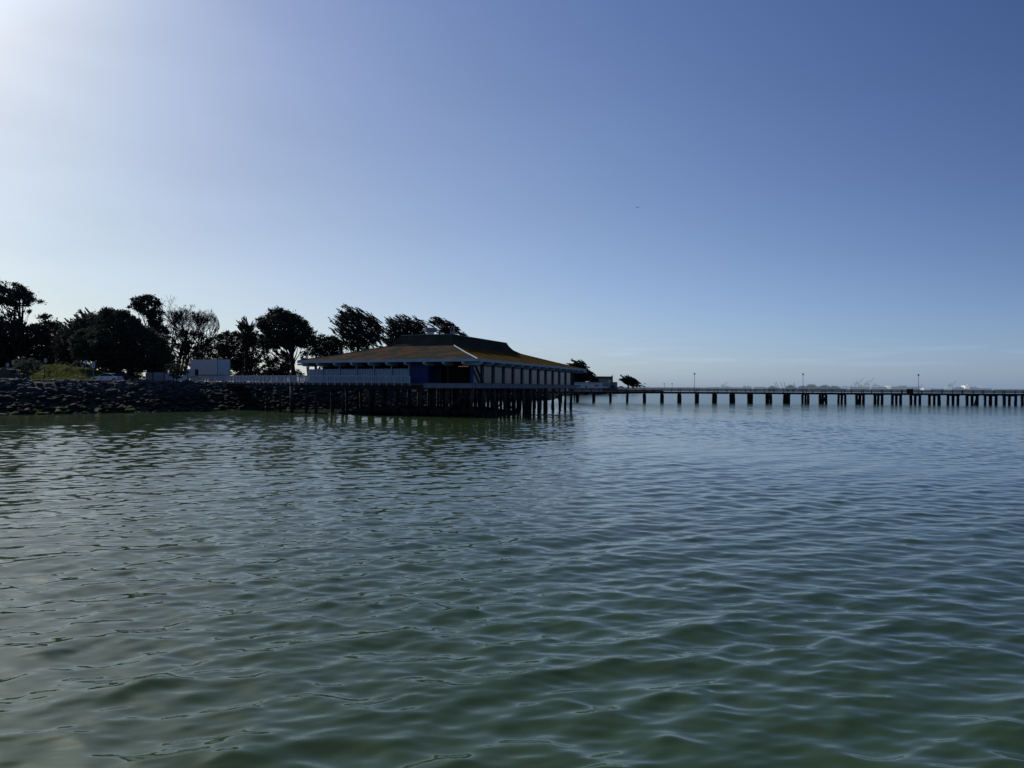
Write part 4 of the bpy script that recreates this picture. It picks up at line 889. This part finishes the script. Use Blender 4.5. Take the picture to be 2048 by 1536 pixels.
# ------------------------------------------------------------------ far bank buildings
def far_buildings():
    Y = 440; T = thing('white_building', at(1175, 781, Y), 'long low white building with a row of small dark windows beyond the restaurant', 'building')
    a = at(1135, 783, Y); b = at(1205, 764.8, Y); mid = ((a.x+b.x)/2, Y+5, (a.z+b.z)/2)
    q = MB(); q.box(mid, (b.x-a.x, 10, b.z-a.z)); q.build('wall', MT['farwall'], T)
    q = MB(); q.box((mid[0], Y+5, b.z+.14), (b.x-a.x+.8, 10.8, .28)); q.build('roof', MT['fardark'], T)
    for x0, x1, y0, y1 in ((1151,1153,766,767.5),(1156,1158.3,766,767.4),(1161.5,1164,766.2,767.8),(1178,1180.5,766.5,768),(1183.2,1186,766.6,768),(1188.8,1191.5,766.6,768),(1189,1198,769.4,772.8),(1148,1161,770,774),(1170,1174,772,776)):
        p = at(x0, y1, Y); r = at(x1, y0, Y); q = MB(); q.box(((p.x+r.x)/2, Y-.02, (p.z+r.z)/2), (r.x-p.x, .12, r.z-p.z)); q.build('window' if y1 < 773.9 else 'door', MT['fargrey'], T)
    q = MB(); p = at(1178, 764, Y); q.box((p.x, Y+2, p.z+.2), (.8, .8, 1.0)); q.build('roof_vent', MT['farwall'], T)
    Y = 480; T = thing('grey_building', at(1208, 781, Y), 'grey two storey building with flat dark roof and chimney behind the low white one', 'building')
    a = at(1188, 782, Y); b = at(1224, 757.5, Y)
    q = MB(); q.box(((a.x+b.x)/2, Y+6, (a.z+b.z)/2), (b.x-a.x, 12, b.z-a.z)); q.build('wall', MT['fargrey'], T)
    c = at(1224, 752.8, Y); q = MB(); q.box(((a.x+b.x)/2, Y+6, (b.z+c.z)/2), (b.x-a.x+.8, 13, c.z-b.z)); q.build('roof', MT['fardark'], T)
    a = at(1223.6, 770, Y-1); b = at(1226, 751, Y-1); q = MB(); q.box(((a.x+b.x)/2, Y, (a.z+b.z)/2), (b.x-a.x, 1.2, b.z-a.z)); q.build('chimney', MT['fardark'], T)
    q = MB(); q.tube([at(1225.5, 751, Y), at(1226, 748, Y)], .08, 5); q.build('antenna', MT['fardark'], T)
    a = at(1226, 782, Y); b = at(1235, 764, Y); q = MB(); q.box(((a.x+b.x)/2, Y+5, (a.z+b.z)/2), (b.x-a.x, 9, b.z-a.z)); q.build('annex', MT['fargrey'], T)
    for k in range(4): p = at(1203+k*5.2, 765, Y); q = MB(); q.box((p.x, Y-.03, p.z), (.9, .1, 1.5)); q.build('window', MT['carsilver'], T)
    q = MB(); p = at(1219, 762.5, Y); q.box((p.x, Y-.05, p.z), (1.8, .1, 1.2)); q.build('window', MT['farwall'], T)
    for px, yt in ((1329, 767.5), (1344.5, 767.3), (1290, 766.8), (1270, 772)):
        Y = 640; T = thing('street_lamp', at(px, 781, Y), 'tiny grey lamp standard on the far bank, %s' % {1329:'between wind bent tree and first pier lamp', 1344.5:'closest to the first pier lamp', 1290:'at the tip of the wind bent tree', 1270:'low behind the wind bent tree'}[px], 'lamp post', 'tiny lamps on the far bank')
        q = MB(); q.tube([at(px, 782, Y), at(px, yt, Y)], .14, 5); q.build('pole', MT['fargrey'], T)
        q = MB(); q.bar(at(px-2, yt, Y), at(px+1.2, yt, Y), .3, .5); q.build('lamp_head', MT['fargrey'], T)
far_buildings()

# ------------------------------------------------------------------ far shore, port
def strip(name, Y, prof, m, dep=300, label=None):
    q = MB(); 
    for (x0, y0), (x1, y1) in zip(prof[:-1], prof[1:]):
        a, b = at(x0, y0, Y), at(x1, y1, Y); A0, B0 = Vector((a.x, Y, -3)), Vector((b.x, Y, -3)); o = Vector((0, dep, 0))
        q.add([A0, B0, b, a, A0+o, B0+o, b+o, a+o], [(0,1,2,3),(3,2,6,7),(4,7,6,5)])
    return q
rr = random.Random(21)
def yhz(px): return YH+(px-1024)*SL
prof = []
px = 1180
while px < 2300:
    base = 2.6 if px < 1420 else (3.2 if px < 1560 else 2.2)
    prof.append((px, yhz(px)-base-rr.random()*1.1)); px += rr.choice([3, 5, 7, 4])
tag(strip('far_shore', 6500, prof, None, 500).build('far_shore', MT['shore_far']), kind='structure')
def blob_tree(px0, px1, yt, Y, lab):
    T = thing('tree_clump', at((px0+px1)/2, yhz(px0)+1, Y), lab, 'trees', 'hazy trees on the far shore')
    g = np.random.default_rng(int(px0)); n = 60; k = Y/F
    t = g.uniform(0, 1, n); top = yhz(px0)-((yhz(px0)-yt)*np.sin(np.clip(t, .06, .94)*PI)**.6)*g.uniform(.3, 1, n)
    C = np.array([at(px0+(px1-px0)*a, b, Y) for a, b in zip(t, top)]); C[:,1] += g.uniform(-10, 10, n)
    V, Fq = leaves(C, np.full(n, 3.2*k), 40, .8*k, g); npmesh('crown', V, Fq, MT['trees_far'], T)
    q = MB()
    for i in range(4): p = C[i]; q.tube([(p[0], p[1], 0), p], [.5*k, .2*k], 5)
    q.build('trunk', MT['trees_far'], T)
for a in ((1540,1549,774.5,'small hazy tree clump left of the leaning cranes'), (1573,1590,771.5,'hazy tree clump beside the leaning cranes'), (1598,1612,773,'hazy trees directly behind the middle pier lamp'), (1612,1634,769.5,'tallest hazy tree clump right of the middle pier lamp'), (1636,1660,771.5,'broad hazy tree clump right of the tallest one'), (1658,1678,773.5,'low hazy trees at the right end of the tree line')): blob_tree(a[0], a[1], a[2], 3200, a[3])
CG = 'hazy port cranes on the far shore'
def gantry(px, yt, wpx, lab, boom_up=True, Y=6000, m_='crane_far', flip=1):
    """container crane: four legs, portal beams, apex frame, boom, stays"""
    k = Y/F; T = thing('port_crane', at(px, yhz(px), Y), lab, 'crane', CG); w_ = wpx*.28*k; h = (yhz(px)-yt)*k; hb = h*.52
    c = Vector((at(px, 776, Y).x, Y, 0)); q = MB(); th = .58*k
    for s in (-1, 1):
        for e in (-1, 1): q.tube([c+Vector((s*w_, e*9, 0)), c+Vector((s*w_, e*9, hb))], th*.8, 4)
    q.build('legs', MT[m_], T)
    q = MB()
    for z in (hb, hb*.45): q.bar(c+Vector((-w_*1.0, 0, z)), c+Vector((w_*1.0, 0, z)), th, th)
    q.bar(c+Vector((-w_*2.2*flip, 0, hb)), c+Vector((w_*1.2*flip, 0, hb)), th*1.5, th*1.5); q.build('girder', MT[m_], T)
    ap = c+Vector((0, 0, hb+h*.22)); q = MB(); q.tube([c+Vector((-w_*.5, 0, hb)), ap], th*.6, 4); q.tube([c+Vector((w_*.6, 0, hb)), ap], th*.6, 4); q.build('apex_frame', MT[m_], T)
    hinge = c+Vector((w_*flip, 0, hb)); tip = c+Vector((w_*flip+h*.42*flip, 0, h)) if boom_up else c+Vector((w_*4.0*flip, 0, hb))
    q = MB(); q.bar(hinge, tip, th*1.1, th*1.1); q.box(tip, (1.1*k, .8*k, 1.1*k)) if boom_up else None; q.build('boom', MT[m_], T)
    q = MB(); q.tube([ap, hinge.lerp(tip, .7)], th*.35, 4); q.tube([ap, c+Vector((-w_*2*flip, 0, hb))], th*.35, 4); q.build('stay', MT[m_], T)
for a in ((1446,763.5,7,'small hazy crane above the first pier lamp bay, leftmost of all',True), (1453,767.5,6,'small hazy flat crane just right of the leftmost one',False), (1489,767.5,6,'small hazy crane midway between first and middle pier lamps',False), (1497,768,6,'small hazy crane right of the midway one',False),
          (1690,768,12,'hazy flat boom crane left of the raised boom cranes',False), (1714,755,11,'hazy crane with raised boom, first of the tall pair',True), (1734,755.5,11,'hazy crane with raised boom, second of the tall pair',True),
          (1750,761,9,'hazy crane just right of the tall pair',False), (1777,763,9,'hazy crane above the white patch on the ship',False), (1805,768,7,'small hazy crane above the left ship stern',False), (1838,768,8,'small hazy crane touching the third pier lamp',True), (1703,767,7,'short hazy crane between flat boom crane and tall pair',False),
          (1722,764,7,'short hazy crane tucked behind the tall pair',False), (1893,767,9,'hazy crane left of the raised boom crane on the right',False), (1901,760.5,10,'hazy crane with raised boom on the right side',True), (1938,767,7,'small hazy crane left of the bright ship bridge',False), (1961,765,12,'hazy flat boom crane over the right ship',False), (1950,769,8,'low hazy crane above the right ship deck',False)):
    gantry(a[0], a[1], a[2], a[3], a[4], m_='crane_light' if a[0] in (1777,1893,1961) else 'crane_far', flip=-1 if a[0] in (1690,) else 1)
for k_, (px, dx, yt) in enumerate(((1554, -5, 764), (1557.5, -5, 764), (1566, -5, 764.5), (1571, -3, 764.5), (1593, -6, 765))):
    Y = 5000; T = thing('jib_crane', at(px, 778, Y), 'hazy leaning jib crane, %s of five left of the middle pier lamp' % ['first','second','third','fourth','last'][k_], 'crane', 'hazy leaning jib cranes')
    q = MB(); q.bar(at(px, 777, Y), at(px+dx, yt, Y), 2.6, 2.6); q.build('jib', MT['trees_far'], T)
    q = MB(); q.bar(at(px-1, 778.5, Y), at(px+1, 775.5, Y), 6, 6); q.tube([at(px, 776, Y), at(px+2.5, 779, Y)], 1.2, 4); q.build('base', MT['trees_far'], T)
def ship(x0, x1, ytop, bridge, lab, steps):
    Y = 5600; T = thing('container_ship', at((x0+x1)/2, yhz(x0)+1, Y), lab, 'ship', 'container ships moored at the far port'); b0 = yhz((x0+x1)/2)
    def bx(q, a, b, y0, y1, dy=0, dep=40):
        p, r = at(a, y1, Y), at(b, y0, Y); q.box(((p.x+r.x)/2, Y+dy+dep/2, (p.z+r.z)/2), (r.x-p.x, dep, r.z-p.z))
    q = MB(); p = [at(x0, b0+1.4, Y), at(x1-4, b0+1.4, Y), at(x1, b0-1.8, Y), at(x0, b0-1.8, Y)]; q.prism(p, (0,0,0), (0,40,0)); q.build('hull', MT['ship_far'], T)
    for a, b, y in steps: q = MB(); bx(q, a, b, y, b0-1.8, 3, 34); q.build('container_stack', MT['port_far'], T)
    a, b, y0, y1 = bridge; q = MB(); bx(q, a, b, y0, y1, -4, 48); bx(q, a-1.2, b+1.2, y0+.8, y0+1.4, -5, 50); q.build('bridge', MT['ship_white'], T)
    q = MB(); q.tube([at((a+b)/2, y0, Y), at((a+b)/2, y0-3, Y)], 1.5, 5); q.build('mast', MT['ship_white'], T)
ship(1743, 1836, 772, (1775, 1782, 773, 777.6), 'hazy container ship with white bridge at the foot of the cranes', [(1743,1757,774.5),(1757,1762,772.6),(1763,1775,773.4),(1783,1797,773.4),(1798,1815,771.6),(1818,1836,773.6)])
ship(1903, 1984, 773, (1930, 1939, 771.5, 777.4), 'hazy container ship with bright bridge, right of the third pier lamp', [(1905,1912,776),(1913,1928,774.3),(1940,1952,775),(1953,1984,776.6)])
def sheds():
    for k_, (x0, x1, y, m_) in enumerate(((1700,1742,774.5,'port_far'), (1848,1862,777,'crane_light'), (1862,1898,777.8,'shore_far'), (1508,1530,774.2,'shore_far'), (1990,2015,779,'shore_far'))):
        Y = 6200; T = thing('port_shed', at((x0+x1)/2, 779, Y), 'hazy low port building, %s along the far shore' % ['under the tall crane pair', 'pale, right of the third pier lamp', 'left of the right hand cranes', 'left of the leaning cranes', 'at the far right'][k_], 'building', 'hazy port buildings')
        a, b = at(x0, yhz(x0)+1, Y), at(x1, y, Y); q = MB(); q.box(((a.x+b.x)/2, Y+30, (a.z+b.z)/2), (b.x-a.x, 60, b.z-a.z)); q.build('wall', MT[m_], T)
        q = MB(); q.box(((a.x+b.x)/2, Y+30, b.z+1.2), ((b.x-a.x)*1.02, 64, 2)); q.build('roof', MT['port_far'], T)
sheds()
# airliner high over the bay
def airliner():
    c = at(1275, 414.5, 6500); T = thing('airliner', c, 'tiny dark airliner high in the open sky', 'airplane'); X = Vector((-1,0,0)); L = 30
    q = MB(); q.tube([c+X*L/2, c+X*(L*.42), c+X*(L*.3), c-X*(L*.25), c-X*L/2], [.3, 1.6, 2.0, 2.0, .4], 10); q.build('fuselage', MT['port_far2'] if 'port_far2' in MT else MT['ship_far2'], T)
    for s in (-1, 1):
        q = MB(); q.add([c+X*3+Vector((0,0,-.8)), c-X*2.5+Vector((0,0,-.8)), c-X*7+Vector((0,s*16,.4)), c-X*5+Vector((0,s*16,.4)), c+X*3+Vector((0,0,-.3)), c-X*2.5+Vector((0,0,-.3)), c-X*7+Vector((0,s*16,.7)), c-X*5+Vector((0,s*16,.7))], [(0,1,2,3),(7,6,5,4),(0,4,5,1),(1,5,6,2),(2,6,7,3),(3,7,4,0)]); q.build('wing', MT['ship_far2'], T)
        q = MB(); q.tube([c+X*2+Vector((0,s*5,-2)), c-X*2+Vector((0,s*5,-2))], 1.0, 8); q.build('engine', MT['ship_far2'], T)
    q = MB(); q.prism([c-X*10, c-X*14.5, c-X*15.5+Vector((0,0,6.5)), c-X*13.5+Vector((0,0,6.5))], (0,-.3,0), (0,.3,0)); q.build('tail_fin', MT['ship_far2'], T)
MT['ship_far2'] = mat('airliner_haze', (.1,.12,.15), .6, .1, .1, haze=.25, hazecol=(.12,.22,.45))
airliner()
print('objects', len(bpy.data.objects))
